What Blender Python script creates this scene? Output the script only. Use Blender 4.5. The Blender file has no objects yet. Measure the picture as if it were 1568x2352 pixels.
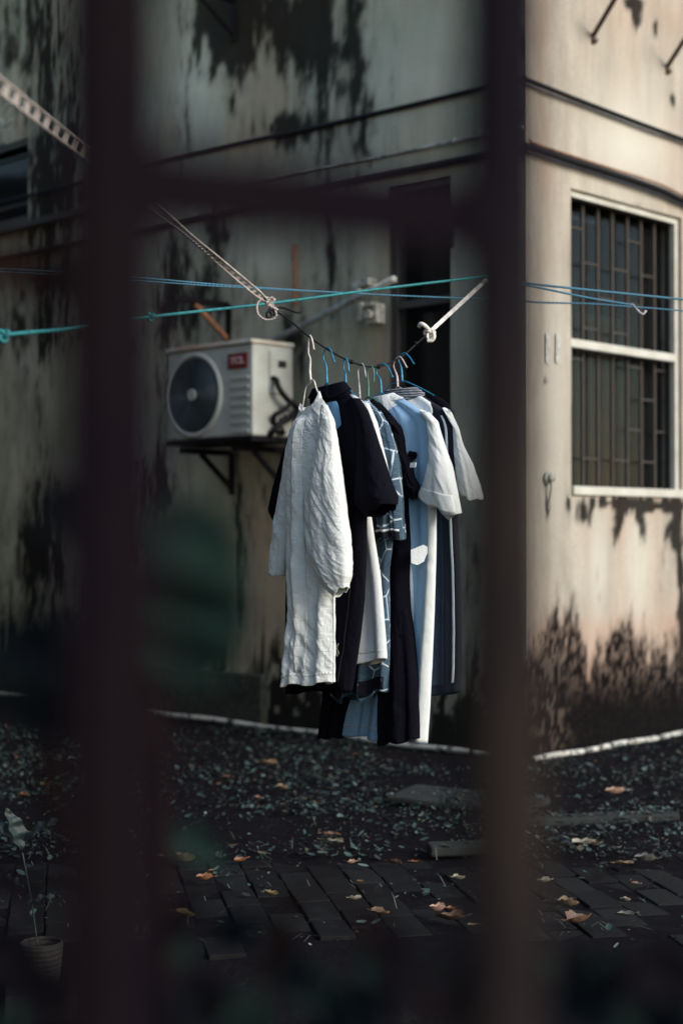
import bpy, math, random
import numpy as np
from mathutils import Vector, Matrix

random.seed(7)
SC = bpy.context.scene
COL = SC.collection
R = math.radians

# ------------------------------------------------------------------ camera
FPX, W, H = 3550.0, 1568.0, 2352.0          # the photograph measured at 1568 x 2352
CAMZ = 1.12
PITCH = math.atan(49.0 / FPX)
CAM = Vector((0, 0, CAMZ))
cd = bpy.data.cameras.new('camera')
cam = bpy.data.objects.new('camera', cd); COL.objects.link(cam)
cam.location = CAM
cam.rotation_euler = (math.pi / 2 + PITCH, 0, 0)
cd.sensor_fit = 'VERTICAL'; cd.sensor_height = 36.0; cd.sensor_width = 24.0
cd.lens = FPX / H * 36.0
cd.clip_start = 0.05; cd.clip_end = 500
cd.dof.use_dof = True
cd.dof.focus_distance = 4.30
cd.dof.aperture_fstop = 2.25
SC.camera = cam

# ------------------------------------------------------------------ world, sun, exposure
SUN_DIR = Vector((0.80, -0.60, 0.50)).normalized()      # towards the sun
elev = math.asin(SUN_DIR.z); azim = math.atan2(SUN_DIR.x, SUN_DIR.y)
w = bpy.data.worlds.new('World'); SC.world = w; w.use_nodes = True
nt = w.node_tree; nt.nodes.clear()
sky = nt.nodes.new('ShaderNodeTexSky'); sky.sky_type = 'NISHITA'; sky.sun_disc = False
sky.sun_elevation = elev; sky.sun_rotation = azim; sky.air_density = 1.25; sky.dust_density = 0.7; sky.ozone_density = 1.6
bg = nt.nodes.new('ShaderNodeBackground'); bg.inputs[1].default_value = 0.145
out = nt.nodes.new('ShaderNodeOutputWorld')
nt.links.new(sky.outputs[0], bg.inputs[0]); nt.links.new(bg.outputs[0], out.inputs[0])
sl = bpy.data.lights.new('sun', 'SUN'); sl.energy = 2.5; sl.angle = R(32); sl.color = (1.0, 0.93, 0.83)
sun = bpy.data.objects.new('sun', sl); COL.objects.link(sun)
sun.rotation_euler = SUN_DIR.to_track_quat('Z', 'Y').to_euler()
SC.view_settings.view_transform = 'Standard'; SC.view_settings.look = 'None'
SC.view_settings.exposure = 0.62; SC.view_settings.gamma = 1.0
SC.render.engine = 'CYCLES'
SC.cycles.use_denoising = True
SC.cycles.max_bounces = 6

# ------------------------------------------------------------------ helpers
def ray(x, y):
    dx = (x - W / 2) / FPX; dy = (H / 2 - y) / FPX
    return Vector((dx, math.cos(PITCH) - dy * math.sin(PITCH), math.sin(PITCH) + dy * math.cos(PITCH)))

def at(x, y, d):                       # point seen at (x, y) at depth d
    r = ray(x, y); return CAM + r * (d / r.y)

def onplane(x, y, p, n):
    r = ray(x, y); return CAM + r * ((p - CAM).dot(n) / r.dot(n))

def onground(x, y, z=0.0):
    return onplane(x, y, Vector((0, 0, z)), Vector((0, 0, 1)))

def setp(o, label=None, cat=None, group=None, kind=None):
    if label: o['label'] = label
    if cat: o['category'] = cat
    if group: o['group'] = group
    if kind: o['kind'] = kind
    return o

def empty(name, loc, label, cat, group=None):
    o = bpy.data.objects.new(name, None); COL.objects.link(o)
    o.location = loc; o.empty_display_size = 0.1
    return setp(o, label, cat, group)

def wloc(o):
    v = Vector((0, 0, 0))
    while o is not None:
        v = v + o.location; o = o.parent
    return v

class MB:
    """collects world-space geometry and links it as one object"""
    def __init__(s): s.v = []; s.f = []; s.m = []; s.uv = None
    def add(s, vs, fs, mi=0):
        k = len(s.v); s.v += [tuple(a) for a in vs]
        s.f += [tuple(i + k for i in f) for f in fs]; s.m += [mi] * len(fs)
    def hexa(s, p, mi=0):              # 8 points: bottom ring 0-3, top ring 4-7
        s.add(p, [(3, 2, 1, 0), (4, 5, 6, 7), (0, 1, 5, 4), (1, 2, 6, 5), (2, 3, 7, 6), (3, 0, 4, 7)], mi)
    def frame_box(s, c, ax, ay, az, hx, hy, hz, mi=0):
        p = []
        for sz in (-1, 1):
            for sx, sy in ((-1, -1), (1, -1), (1, 1), (-1, 1)):
                p.append(c + ax * (hx * sx) + ay * (hy * sy) + az * (hz * sz))
        s.hexa(p, mi)
    def bar(s, a, b, r1, r2=None, up=Vector((0, 0, 1)), mi=0):   # square bar between two points
        r2 = r1 if r2 is None else r2
        z = (b - a); L = z.length; z.normalize()
        x = z.cross(up)
        if x.length < 1e-4: x = z.cross(Vector((0, 1, 0)))
        x.normalize(); y = x.cross(z)
        s.frame_box((a + b) / 2, x, y, z, r1, r2, L / 2, mi)
    def tube(s, pts, r, n=10, twist=0.0, strands=0, amp=0.25, mi=0, cap=True, radii=None):
        pts = [Vector(p) for p in pts]; N = len(pts)
        prev = None; rings = []; acc = 0.0
        for i in range(N):
            t = (pts[min(i + 1, N - 1)] - pts[max(i - 1, 0)])
            if t.length < 1e-9: t = Vector((0, 0, 1))
            t.normalize()
            if prev is None:
                x = t.cross(Vector((0, 0, 1)))
                if x.length < 1e-3: x = t.cross(Vector((0, 1, 0)))
            else:
                x = prev - t * prev.dot(t)
            x.normalize(); prev = x; y = t.cross(x)
            if i: acc += (pts[i] - pts[i - 1]).length
            ring = []
            rr = radii[i] if radii else r
            for k in range(n):
                th = 2 * math.pi * k / n
                q = rr * (1 + (amp * math.cos(strands * th - twist * acc) if strands else 0))
                ring.append(pts[i] + x * (q * math.cos(th)) + y * (q * math.sin(th)))
            rings.append(ring)
        vs = [p for r_ in rings for p in r_]; fs = []
        for i in range(N - 1):
            for k in range(n):
                a = i * n + k; b = i * n + (k + 1) % n
                fs.append((a, b, b + n, a + n))
        if cap:
            fs.append(tuple(range(n))[::-1]); fs.append(tuple((N - 1) * n + k for k in range(n)))
        s.add(vs, fs, mi)
    def build(s, name, mats, parent=None, smooth=False, bevel=0, solid=0, **tags):
        me = bpy.data.meshes.new(name)
        org = wloc(parent) if parent else Vector((0, 0, 0))
        loc = Vector((0, 0, 0))
        if parent is None and s.v:
            a = np.array(s.v); loc = Vector(((a[:, 0].min() + a[:, 0].max()) / 2, (a[:, 1].min() + a[:, 1].max()) / 2, a[:, 2].min()))
            org = loc
        me.from_pydata([(v[0] - org.x, v[1] - org.y, v[2] - org.z) for v in s.v], [], s.f)
        if not isinstance(mats, (list, tuple)): mats = [mats]
        for m in mats: me.materials.append(m)
        me.polygons.foreach_set('material_index', s.m)
        if smooth: me.polygons.foreach_set('use_smooth', [True] * len(s.f))
        if s.uv is not None:
            ul = me.uv_layers.new(name='UVMap')
            li = np.zeros(len(me.loops), dtype=np.int32); me.loops.foreach_get('vertex_index', li)
            ul.data.foreach_set('uv', np.array(s.uv, dtype=np.float32)[li].ravel())
        me.update()
        o = bpy.data.objects.new(name, me); COL.objects.link(o)
        if parent: o.parent = parent
        else: o.location = loc
        if bevel:
            b = o.modifiers.new('bevel', 'BEVEL'); b.width = bevel; b.segments = 2; b.limit_method = 'ANGLE'
        if solid:
            b = o.modifiers.new('solid', 'SOLIDIFY'); b.thickness = solid; b.offset = 0
        return setp(o, **tags)

def smooth_pts(pts, n=10):             # Catmull-Rom through the points
    P = [Vector(p) for p in pts]; P = [P[0] * 2 - P[1]] + P + [P[-1] * 2 - P[-2]]
    o = []
    for i in range(1, len(P) - 2):
        for k in range(n):
            t = k / n
            a, b, c, d = P[i - 1], P[i], P[i + 1], P[i + 2]
            o.append(0.5 * ((2 * b) + (c - a) * t + (2 * a - 5 * b + 4 * c - d) * t * t + (3 * b - a - 3 * c + d) * t ** 3))
    o.append(P[-2]); return o

def _h(ix, iy, seed):
    a = (ix.astype(np.int64) * 374761393 + iy.astype(np.int64) * 668265263 + seed * 1442695041) & 0xFFFFFFFF
    a = ((a ^ (a >> 13)) * 1274126177) & 0xFFFFFFFF
    return ((a ^ (a >> 16)) & 0xFFFF) / 65535.0

def vn(x, y, seed=0):
    x = np.asarray(x, float); y = np.asarray(y, float)
    ix = np.floor(x); iy = np.floor(y); fx = x - ix; fy = y - iy
    fx = fx * fx * (3 - 2 * fx); fy = fy * fy * (3 - 2 * fy)
    ix = ix.astype(np.int64); iy = iy.astype(np.int64)
    a = _h(ix, iy, seed); b = _h(ix + 1, iy, seed); c = _h(ix, iy + 1, seed); d = _h(ix + 1, iy + 1, seed)
    return (a * (1 - fx) + b * fx) * (1 - fy) + (c * (1 - fx) + d * fx) * fy

def fbm(x, y, seed=0, o=4):
    s = 0; a = 0.5; t = 0
    for k in range(o):
        s = s + a * vn(np.asarray(x) * 2 ** k, np.asarray(y) * 2 ** k, seed + 17 * k); t += a; a *= 0.55
    return s / t

def sstep(a, b, x):
    t = np.clip((x - a) / (b - a), 0, 1); return t * t * (3 - 2 * t)

# ------------------------------------------------------------------ materials
class NT:
    def __init__(s, name):
        s.m = bpy.data.materials.new(name); s.m.use_nodes = True
        s.t = s.m.node_tree; s.p = s.t.nodes['Principled BSDF']
    def n(s, t, **kw):
        k = s.t.nodes.new('ShaderNode' + t)
        for a, b in kw.items(): setattr(k, a, b)
        return k
    def l(s, a, b): s.t.links.new(a, b)
    def coord(s, kind='Object', scale=(1, 1, 1), rot=(0, 0, 0)):
        c = s.n('TexCoord'); m = s.n('Mapping'); m.inputs['Scale'].default_value = scale
        m.inputs['Rotation'].default_value = rot
        s.l(c.outputs[kind], m.inputs[0]); return m.outputs[0]
    def noise(s, co, scale, detail=4, rough=0.55, dist=0.0):
        k = s.n('TexNoise'); k.inputs['Scale'].default_value = scale; k.inputs['Detail'].default_value = detail
        k.inputs['Roughness'].default_value = rough; k.inputs['Distortion'].default_value = dist
        s.l(co, k.inputs['Vector']); return k.outputs['Fac']
    def ramp(s, fac, stops):
        k = s.n('ValToRGB'); e = k.color_ramp.elements
        while len(e) < len(stops): e.new(0.5)
        for i, (p, c) in enumerate(stops):
            e[i].position = p; e[i].color = (c, c, c, 1) if not hasattr(c, '__len__') else (*c, 1)
        s.l(fac, k.inputs[0]); return k.outputs[0]
    def mix(s, fac, a, b, mode='MIX'):
        k = s.n('Mix', data_type='RGBA', blend_type=mode)
        for i, v in ((0, fac), (6, a), (7, b)):
            if isinstance(v, (int, float)): k.inputs[i].default_value = v
            elif isinstance(v, (tuple, list)): k.inputs[i].default_value = (*v, 1)
            else: s.l(v, k.inputs[i])
        return k.outputs[2]
    def math(s, op, a, b=0.0):
        k = s.n('Math', operation=op)
        for i, v in ((0, a), (1, b)):
            if isinstance(v, (int, float)): k.inputs[i].default_value = v
            else: s.l(v, k.inputs[i])
        return k.outputs[0]
    def bump(s, h, strength=0.4, dist=0.01):
        k = s.n('Bump'); k.inputs['Strength'].default_value = strength; k.inputs['Distance'].default_value = dist
        s.l(h, k.inputs['Height']); s.l(k.outputs[0], s.p.inputs['Normal'])
    def col(s, c):
        if isinstance(c, (tuple, list)): s.p.inputs['Base Color'].default_value = (*c, 1)
        else: s.l(c, s.p.inputs['Base Color'])
    def rough(s, r):
        if isinstance(r, (int, float)): s.p.inputs['Roughness'].default_value = r
        else: s.l(r, s.p.inputs['Roughness'])

def simple(name, c, rough=0.7, var=0.35, scale=12, metal=0.0, bump=0.15, spec=0.5, c2=None):
    m = NT(name); co = m.coord()
    f = m.noise(co, scale, 5, 0.6)
    dark = c2 if c2 else tuple(v * (1 - var) for v in c)
    m.col(m.mix(m.ramp(f, [(0.35, 0.0), (0.68, 1.0)]), c, dark))
    m.rough(rough); m.p.inputs['Metallic'].default_value = metal
    m.p.inputs['Specular IOR Level'].default_value = spec
    if bump: m.bump(m.noise(co, scale * 5, 4), bump, 0.004)
    return m.m

def wall_material(name, base, brown, light):
    m = NT(name); at_ = m.n('Attribute'); at_.attribute_name = 'stain_and_shade'
    sp = m.n('SeparateColor'); m.l(at_.outputs['Color'], sp.inputs[0])
    st = m.coord(scale=(1, 1, 0.16)); co = m.coord()
    streak = m.noise(st, 9, 6, 0.65); fine = m.noise(co, 60, 5, 0.7); big = m.noise(co, 2.3, 5, 0.6)
    c = m.mix(m.ramp(big, [(0.35, 0.0), (0.65, 1.0)]), base, tuple(v * 0.78 for v in base))
    c = m.mix(m.math('MULTIPLY', m.ramp(streak, [(0.42, 0.0), (0.70, 1.0)]), 0.60), c, tuple(v * 0.42 for v in base))
    c = m.mix(m.math('MULTIPLY', m.ramp(fine, [(0.38, 0.0), (0.68, 1.0)]), 0.42), c, tuple(v * 0.5 for v in base))
    c = m.mix(sp.outputs[1], c, brown)
    c = m.mix(sp.outputs[2], c, light)
    moss_and_shade = m.mix(m.ramp(fine, [(0.5, 0.0), (0.72, 1.0)]), (0.0022, 0.0018, 0.0030), (0.014, 0.013, 0.010))
    c = m.mix(m.ramp(sp.outputs[0], [(0.0, 0.0), (0.45, 0.30), (1.0, 1.0)]), c, moss_and_shade)
    m.col(c); m.rough(0.95); m.p.inputs['Specular IOR Level'].default_value = 0.05
    m.bump(m.math('ADD', fine, m.math('MULTIPLY', streak, 1.5)), 0.5, 0.006)
    return m.m

def cloth(name, c, crease=0.35, scale=22, weave=True, sheen=0.0, stretch=(1, 1, 0.45), c2=None, rough=0.9, transl=0.0):
    m = NT(name); co = m.coord(scale=stretch, rot=(0.2, 0.5, 0.3)); c0 = m.coord()
    f1 = m.noise(co, scale, 5, 0.62, 0.6); f2 = m.noise(c0, scale * 3.2, 4, 0.6, 0.3)
    m.col(m.mix(m.ramp(m.noise(c0, 7, 4), [(0.35, 0.0), (0.7, 1.0)]), c, c2 if c2 else tuple(v * 0.9 for v in c)))
    m.rough(rough); m.p.inputs['Specular IOR Level'].default_value = 0.15 if max(c) > .05 else 0.04
    if sheen:
        m.p.inputs['Sheen Weight'].default_value = sheen; m.p.inputs['Sheen Roughness'].default_value = 0.5
    m.bump(m.math('ADD', f1, m.math('MULTIPLY', f2, 0.35)), crease, 0.02)
    return m

M = {}
M['wallL'] = wall_material('weathered_plaster', (0.430, 0.420, 0.325), (0.44, 0.31, 0.20), (0.60, 0.61, 0.50))
M['wallR'] = wall_material('cream_plaster', (0.48, 0.435, 0.365), (0.38, 0.25, 0.19), (0.54, 0.52, 0.455))
M['dark_metal'] = simple('dark_metal', (0.0065, 0.0055, 0.008), 0.75, spec=.12)
M['rust'] = simple('rust', (0.30, 0.12, 0.05), 0.9, c2=(0.10, 0.05, 0.035), scale=30, bump=0.5)
M['rusty_bar'] = simple('rusty_fence_paint', (0.0044, 0.0026, 0.0052), 0.85, c2=(0.0064, 0.0038, 0.0046), scale=14, bump=0.5, spec=0.04)
M['cable'] = simple('cable_sheath', (0.0055, 0.0045, 0.0065), 0.6, bump=0, spec=.2)
M['pale_pipe'] = simple('pale_pipe', (0.42, 0.42, 0.37), 0.6, c2=(0.10, 0.10, 0.08), scale=9)
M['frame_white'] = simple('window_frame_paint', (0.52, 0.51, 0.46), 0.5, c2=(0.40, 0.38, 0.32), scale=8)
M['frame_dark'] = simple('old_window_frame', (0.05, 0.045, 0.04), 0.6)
M['grille'] = simple('grille_paint', (0.042, 0.038, 0.032), 0.7, c2=(0.04, 0.025, 0.018))
M['ac_white'] = simple('aged_casing', (0.43, 0.45, 0.42), 0.5, c2=(0.30, 0.30, 0.27), scale=5, bump=0.05)
M['ac_dark'] = simple('fan_black', (0.004, 0.0045, 0.006), 0.5, bump=0)
M['ac_wire'] = simple('guard_wire', (0.05, 0.065, 0.075), 0.35, bump=0)
M['red'] = simple('red_badge', (0.17, 0.012, 0.016), 0.4, bump=0)
M['badge_text'] = simple('badge_letters', (0.62, 0.42, 0.42), 0.5, bump=0)
M['wire_white'] = simple('hanger_white', (0.72, 0.70, 0.66), 0.35, c2=(0.42, 0.36, 0.32), scale=60, bump=0.1)
M['wire_blue'] = simple('hanger_blue', (0.015, 0.24, 0.42), 0.3, c2=(0.01, 0.10, 0.20), scale=80, bump=0.1)
M['wire_grey'] = simple('hanger_grey', (0.42, 0.40, 0.45), 0.35, c2=(0.10, 0.09, 0.11), scale=60, bump=0.1)
M['wire_green'] = simple('hanger_green', (0.05, 0.22, 0.18), 0.35, c2=(0.02, 0.10, 0.09), scale=60, bump=0.1)
M['wire_pink'] = simple('hanger_pink', (0.62, 0.50, 0.52), 0.35, c2=(0.25, 0.18, 0.2), scale=60, bump=0.1)
M['teal_rope'] = simple('teal_rope', (0.012, 0.20, 0.21), 0.7, c2=(0.008, 0.10, 0.12), scale=60, bump=0.4)
M['blue_rope'] = simple('blue_rope', (0.025, 0.14, 0.24), 0.75, c2=(0.05, 0.12, 0.16), scale=40, bump=0.4)
M['white_rope'] = simple('white_rope', (0.46, 0.41, 0.38), 0.8, c2=(0.26, 0.22, 0.21), scale=50, bump=0.5)
M['brown_box'] = simple('cardboard', (0.34, 0.19, 0.11), 0.9, c2=(0.16, 0.14, 0.10), scale=7)
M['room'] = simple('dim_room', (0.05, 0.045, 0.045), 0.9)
M['curtain'] = simple('net_curtain', (0.16, 0.15, 0.13), 0.9)

# ------------------------------------------------------------------ the building
CORNER = onground(1205, 1747)
TH = R(44)
LD = Vector((-math.cos(TH), math.sin(TH), 0)); NL = Vector((-math.sin(TH), -math.cos(TH), 0))
RD = Vector((math.sin(TH), math.cos(TH), 0)); NR = Vector((math.cos(TH), -math.sin(TH), 0))
SIDE = {'L': (LD, NL), 'R': (RD, NR)}

def wp(side, s, z, o=0.0):
    d, n = SIDE[side]; return CORNER + d * s + n * o + Vector((0, 0, z))
def ws(side, x, y, o=0.0):             # picture point -> (s, z) on the wall, o metres proud of it
    d, n = SIDE[side]; p = onplane(x, y, CORNER + n * o, n)
    return (p - CORNER).dot(d), p.z
def onw(side, x, y, o=0.0):
    s, z = ws(side, x, y, o); return wp(side, s, z, o)
def wbox(mb, side, s0, s1, z0, z1, o0, o1, mi=0):
    p = [wp(side, a, z0, b) for a, b in ((s0, o0), (s1, o0), (s1, o1), (s0, o1))]
    p += [wp(side, a, z1, b) for a, b in ((s0, o0), (s1, o0), (s1, o1), (s0, o1))]
    mb.hexa(p, mi)

winR = (ws('R', 1310, 432)[0], ws('R', 1563, 500)[0], ws('R', 1310, 1136)[1], ws('R', 1310, 432)[1])
winL = (ws('L', 1035, 405)[0], ws('L', 895, 430)[0], ws('L', 1035, 1170)[1], ws('L', 1035, 405)[1])
winF = (ws('L', 66, 500)[0], ws('L', -260, 500)[0], ws('L', 60, 512)[1], ws('L', 60, 318)[1])

def project(P):
    v = P - np.array([0, 0, CAMZ])
    cp, sp = math.cos(PITCH), math.sin(PITCH)
    f = v[:, 1] * cp + v[:, 2] * sp; u = -v[:, 1] * sp + v[:, 2] * cp
    f = np.maximum(f, 0.5)
    return W / 2 + FPX * v[:, 0] / f, H / 2 - FPX * u / f

def gb(X, Y, cx, cy, rx, ry, p=2):
    q = (np.abs(X - cx) / rx) ** p + (np.abs(Y - cy) / ry) ** p
    return np.exp(-q * 0.9)

DARK_L = [(110, 200, 150, 260, .38), (90, 620, 120, 200, .5), (260, 900, 60, 500, .4), (60, 900, 60, 160, .25), (330, 1250, 60, 200, .4), (1010, 700, 16, 300, .3), (1130, 1000, 60, 400, .28), (905, 200, 14, 220, .35), (655, 820, 40, 80, .35), (590, 720, 30, 120, .3), (745, 180, 38, 300, .95), (820, 150, 26, 260, .75), (600, 40, 130, 90, .8), (500, 60, 60, 120, .9),  # broad blobs at the left end paint shade into the colour; others are mould
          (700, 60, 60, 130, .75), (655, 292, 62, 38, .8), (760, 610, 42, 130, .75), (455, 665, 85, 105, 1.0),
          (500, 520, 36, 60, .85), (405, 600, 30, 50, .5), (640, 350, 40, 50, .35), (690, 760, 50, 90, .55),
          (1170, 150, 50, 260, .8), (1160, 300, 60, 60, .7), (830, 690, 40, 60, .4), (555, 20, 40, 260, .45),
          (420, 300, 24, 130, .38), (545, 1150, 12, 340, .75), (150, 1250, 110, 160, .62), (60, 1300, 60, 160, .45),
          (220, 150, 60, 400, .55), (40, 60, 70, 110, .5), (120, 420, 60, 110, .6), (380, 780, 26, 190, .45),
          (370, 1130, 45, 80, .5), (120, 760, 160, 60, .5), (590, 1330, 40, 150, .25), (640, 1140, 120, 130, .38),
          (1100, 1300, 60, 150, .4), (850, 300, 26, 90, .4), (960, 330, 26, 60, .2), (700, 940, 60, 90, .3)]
BROWN_L = [(600, 1260, 90, 260, .65), (600, 120, 90, 220, .30), (640, 650, 120, 90, .28), (960, 250, 60, 130, .25),
           (870, 600, 32, 130, .4), (870, 820, 36, 100, .5), (560, 260, 60, 130, .35)]
LIGHT_L = [(450, 170, 70, 160, .55), (460, 470, 70, 60, .45), (420, 1090, 110, 70, .6), (900, 180, 60, 160, .45),
           (300, 900, 120, 160, .35), (620, 600, 80, 60, .5), (1090, 800, 45, 200, .5), (1010, 120, 60, 160, .35),
           (160, 330, 40, 90, .35), (850, 560, 24, 90, .35), (30, 1000, 60, 200, .2), (1085, 1100, 40, 260, .4)]
DARK_R = [(1460, 38, 12, 34, 1.1), (1448, 5, 26, 16, .8), (1505, 60, 8, 24, .9), (1545, 230, 10, 22, .6),
          (1340, 1180, 20, 26, 1.0), (1420, 1190, 11, 60, .85), (1475, 1185, 9, 70, .8), (1500, 1165, 40, 12, .7),
          (1462, 1170, 9, 34, .8), (1546, 1200, 14, 70, .95), (1410, 1260, 9, 90, .5), (1300, 1155, 10, 40, .8),
          (1255, 1150, 6, 40, .7), (1247, 1112, 11, 20, .5), (1540, 1160, 40, 14, .8), (1564, 1420, 12, 220, .95),
          (1400, 1155, 60, 9, .6), (1372, 1330, 9, 90, .35), (1518, 1300, 8, 90, .4), (1440, 1150, 14, 30, .5),
          (1253, 875, 10, 9, .7), (1236, 1010, 9, 22, .6)]
BROWN_R = [(1545, 40, 60, 60, .55), (1240, 150, 18, 300, .4), (1425, 1320, 22, 160, .4), (1500, 1280, 20, 150, .35),
           (1430, 1460, 160, 60, .6), (1350, 1240, 14, 90, .3), (1260, 460, 24, 120, .3), (1330, 520, 12, 60, .2)]
LIGHT_R = [(1440, 330, 90, 140, .7), (1270, 900, 30, 300, .5), (1370, 1290, 26, 120, .6), (1465, 1300, 26, 130, .6)]

def wall_mesh(side, smax, zmax, fine_s, holes, seed, name, mat, parent, z0=0.0):
    d, n = SIDE[side]
    sv = list(np.arange(0, fine_s, 0.02)) + list(np.arange(fine_s, smax + 0.01, 0.5))
    zv = list(np.arange(z0, 5.2, 0.02)) + list(np.arange(5.2, zmax + 0.01, 0.4))
    for h in holes:
        sv = [a for a in sv if min(abs(a - h[0]), abs(a - h[1])) > 0.006] + [h[0], h[1]]
        zv = [a for a in zv if min(abs(a - h[2]), abs(a - h[3])) > 0.006] + [h[2], h[3]]
    sv = np.array(sorted(set(sv))); zv = np.array(sorted(set(zv)))
    S, Z = np.meshgrid(sv, zv); S = S.ravel(); Z = Z.ravel()
    dn = np.array(d); nn = np.array(n)
    off = (fbm(S * 3, Z * 3, seed + 5, 3) - 0.5) * 0.012
    if side == 'L': off = off + 0.018 * sstep(0, 1, (fbm(S * 1.2, Z * 1.2, seed + 9, 2) - 0.5) * 4)
    off = off * sstep(0.0, 0.06, S)
    P = np.array(CORNER)[None, :] + S[:, None] * dn + off[:, None] * nn; P[:, 2] += Z
    X, Y = project(P)
    D = np.zeros(len(S)); B = np.zeros(len(S)); L = np.zeros(len(S))
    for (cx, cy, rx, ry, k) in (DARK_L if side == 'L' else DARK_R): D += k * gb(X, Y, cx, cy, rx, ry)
    for (cx, cy, rx, ry, k) in (BROWN_L if side == 'L' else BROWN_R): B += (1.5 if side == 'L' else 1.1) * k * gb(X, Y, cx, cy, rx, ry)
    for (cx, cy, rx, ry, k) in (LIGHT_L if side == 'L' else LIGHT_R): L += k * gb(X, Y, cx, cy, rx, ry)
    streak = fbm(S * 12, Z * 1.1, seed, 5); patch = fbm(S * 26, Z * 9, seed + 3, 4); slow = fbm(S * 2.2, Z * 2.2, seed + 8, 3)
    if side == 'R':                    # rising damp with a ragged top
        top = np.interp(X, [1225, 1262, 1280, 1300, 1330, 1352, 1372, 1400, 1450, 1500, 1540, 1568], [1450, 1400, 1378, 1392, 1440, 1512, 1455, 1425, 1430, 1440, 1465, 1415])
        top = top + (streak - 0.5) * 190 + (patch - .5) * 130 + (fbm(S * 60, Z * 14, 77, 3) - .5) * 70
        mot = sstep(.44, .68, fbm(S * 70, Z * 30, 91, 4)) * sstep(1640, 1480, Y)
        mot = np.maximum(mot, .55 * sstep(.56, .66, fbm(S * 50, Z * 24, 93, 3)) * gb(X, Y, 1262, 1560, 46, 190, 4))
        base = sstep(-35, 50, Y - top) * (0.995 - 0.26 * mot)
        B = B + .85 * sstep(1395, 1480, Y)
        D = D + 0.85 * np.exp(-np.maximum(Y - 1143, 0) / (12 + 55 * vn(S * 22, S * 0, 5))) * sstep(.45, .62, fbm(S * 34, S * 0 + .3, 44, 3)) * (X > 1300) * (Y > 1138)
    else:
        line = np.interp(X, [0, 250, 330, 560, 620, 1050, 1110, 1200], [1390, 1400, 1480, 1470, 1470, 1500, 1470, 1440])
        top = line + (streak - 0.5) * 420 + (patch - 0.5) * 160
        base = sstep(-60, 120, Y - top) * 0.97 - 0.35 * (patch > 0.60) * (Y < 1640)
    zt0 = (.66 if side == 'R' else .45) + (streak - .5) * .5 + (patch - .5) * .3
    out_ = (X > 1585) if side == 'R' else (X < -20)
    base = np.where(out_, sstep(.08, -.08, Z - zt0) * .97, base); 
    if side == 'R': B = np.where(out_, .4 * sstep(.9, .5, Z), B)
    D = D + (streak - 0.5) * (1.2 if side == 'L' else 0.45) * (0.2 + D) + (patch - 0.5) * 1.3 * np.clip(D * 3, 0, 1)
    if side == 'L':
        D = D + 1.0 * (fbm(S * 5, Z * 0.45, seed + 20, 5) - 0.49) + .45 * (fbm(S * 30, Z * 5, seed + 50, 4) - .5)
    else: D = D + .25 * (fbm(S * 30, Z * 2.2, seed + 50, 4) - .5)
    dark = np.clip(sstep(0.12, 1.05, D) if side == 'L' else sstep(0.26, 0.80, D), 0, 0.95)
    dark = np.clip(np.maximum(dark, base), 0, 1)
    brown = np.clip(B + (slow - 0.5) * 1.1 + (streak - .5) * .5, 0, 0.9) * (0.5 + 0.5 * vn(S * 6, Z * 3, 3))
    light = np.clip(L * (0.5 + slow), 0, 0.9)
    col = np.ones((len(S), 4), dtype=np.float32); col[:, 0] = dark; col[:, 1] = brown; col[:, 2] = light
    ns = len(sv); nz = len(zv); fs = []
    for j in range(nz - 1):
        zc = (zv[j] + zv[j + 1]) / 2
        for i in range(ns - 1):
            sc = (sv[i] + sv[i + 1]) / 2
            if any(h[0] < sc < h[1] and h[2] < zc < h[3] for h in holes): continue
            a = j * ns + i
            q = (a, a + 1, a + ns + 1, a + ns)
            fs.append(q if side == 'R' else q[::-1])
    me = bpy.data.meshes.new(name); org = np.array(wloc(parent))
    me.from_pydata((P - org).tolist(), [], fs); me.materials.append(mat)
    me.polygons.foreach_set('use_smooth', [True] * len(fs))
    ca = me.color_attributes.new('stain_and_shade', 'FLOAT_COLOR', 'POINT'); ca.data.foreach_set('color', col.ravel())
    o = bpy.data.objects.new(name, me); COL.objects.link(o); o.parent = parent
    return o

bld = empty('apartment_building', CORNER, 'weathered plaster building with a sunlit cream side and a mouldy grey side', 'building')
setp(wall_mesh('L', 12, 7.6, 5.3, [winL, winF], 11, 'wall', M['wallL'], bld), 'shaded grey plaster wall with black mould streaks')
setp(wall_mesh('R', 9, 7.6, 2.0, [winR], 41, 'wall', M['wallR'], bld), 'sunlit cream plaster wall with a mossy foot')
mb = MB()
q = [CORNER + Vector((0, 0, 7.6)), wp('L', 12, 7.6), wp('L', 12, 7.6) + RD * 9, wp('R', 9, 7.6)]
mb.hexa([a - NL * 0 + Vector((0, 0, -0.02)) for a in q] + [a + Vector((0, 0, 0.15)) for a in q])
mb.build('roof', M['pale_pipe'], bld)

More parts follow.
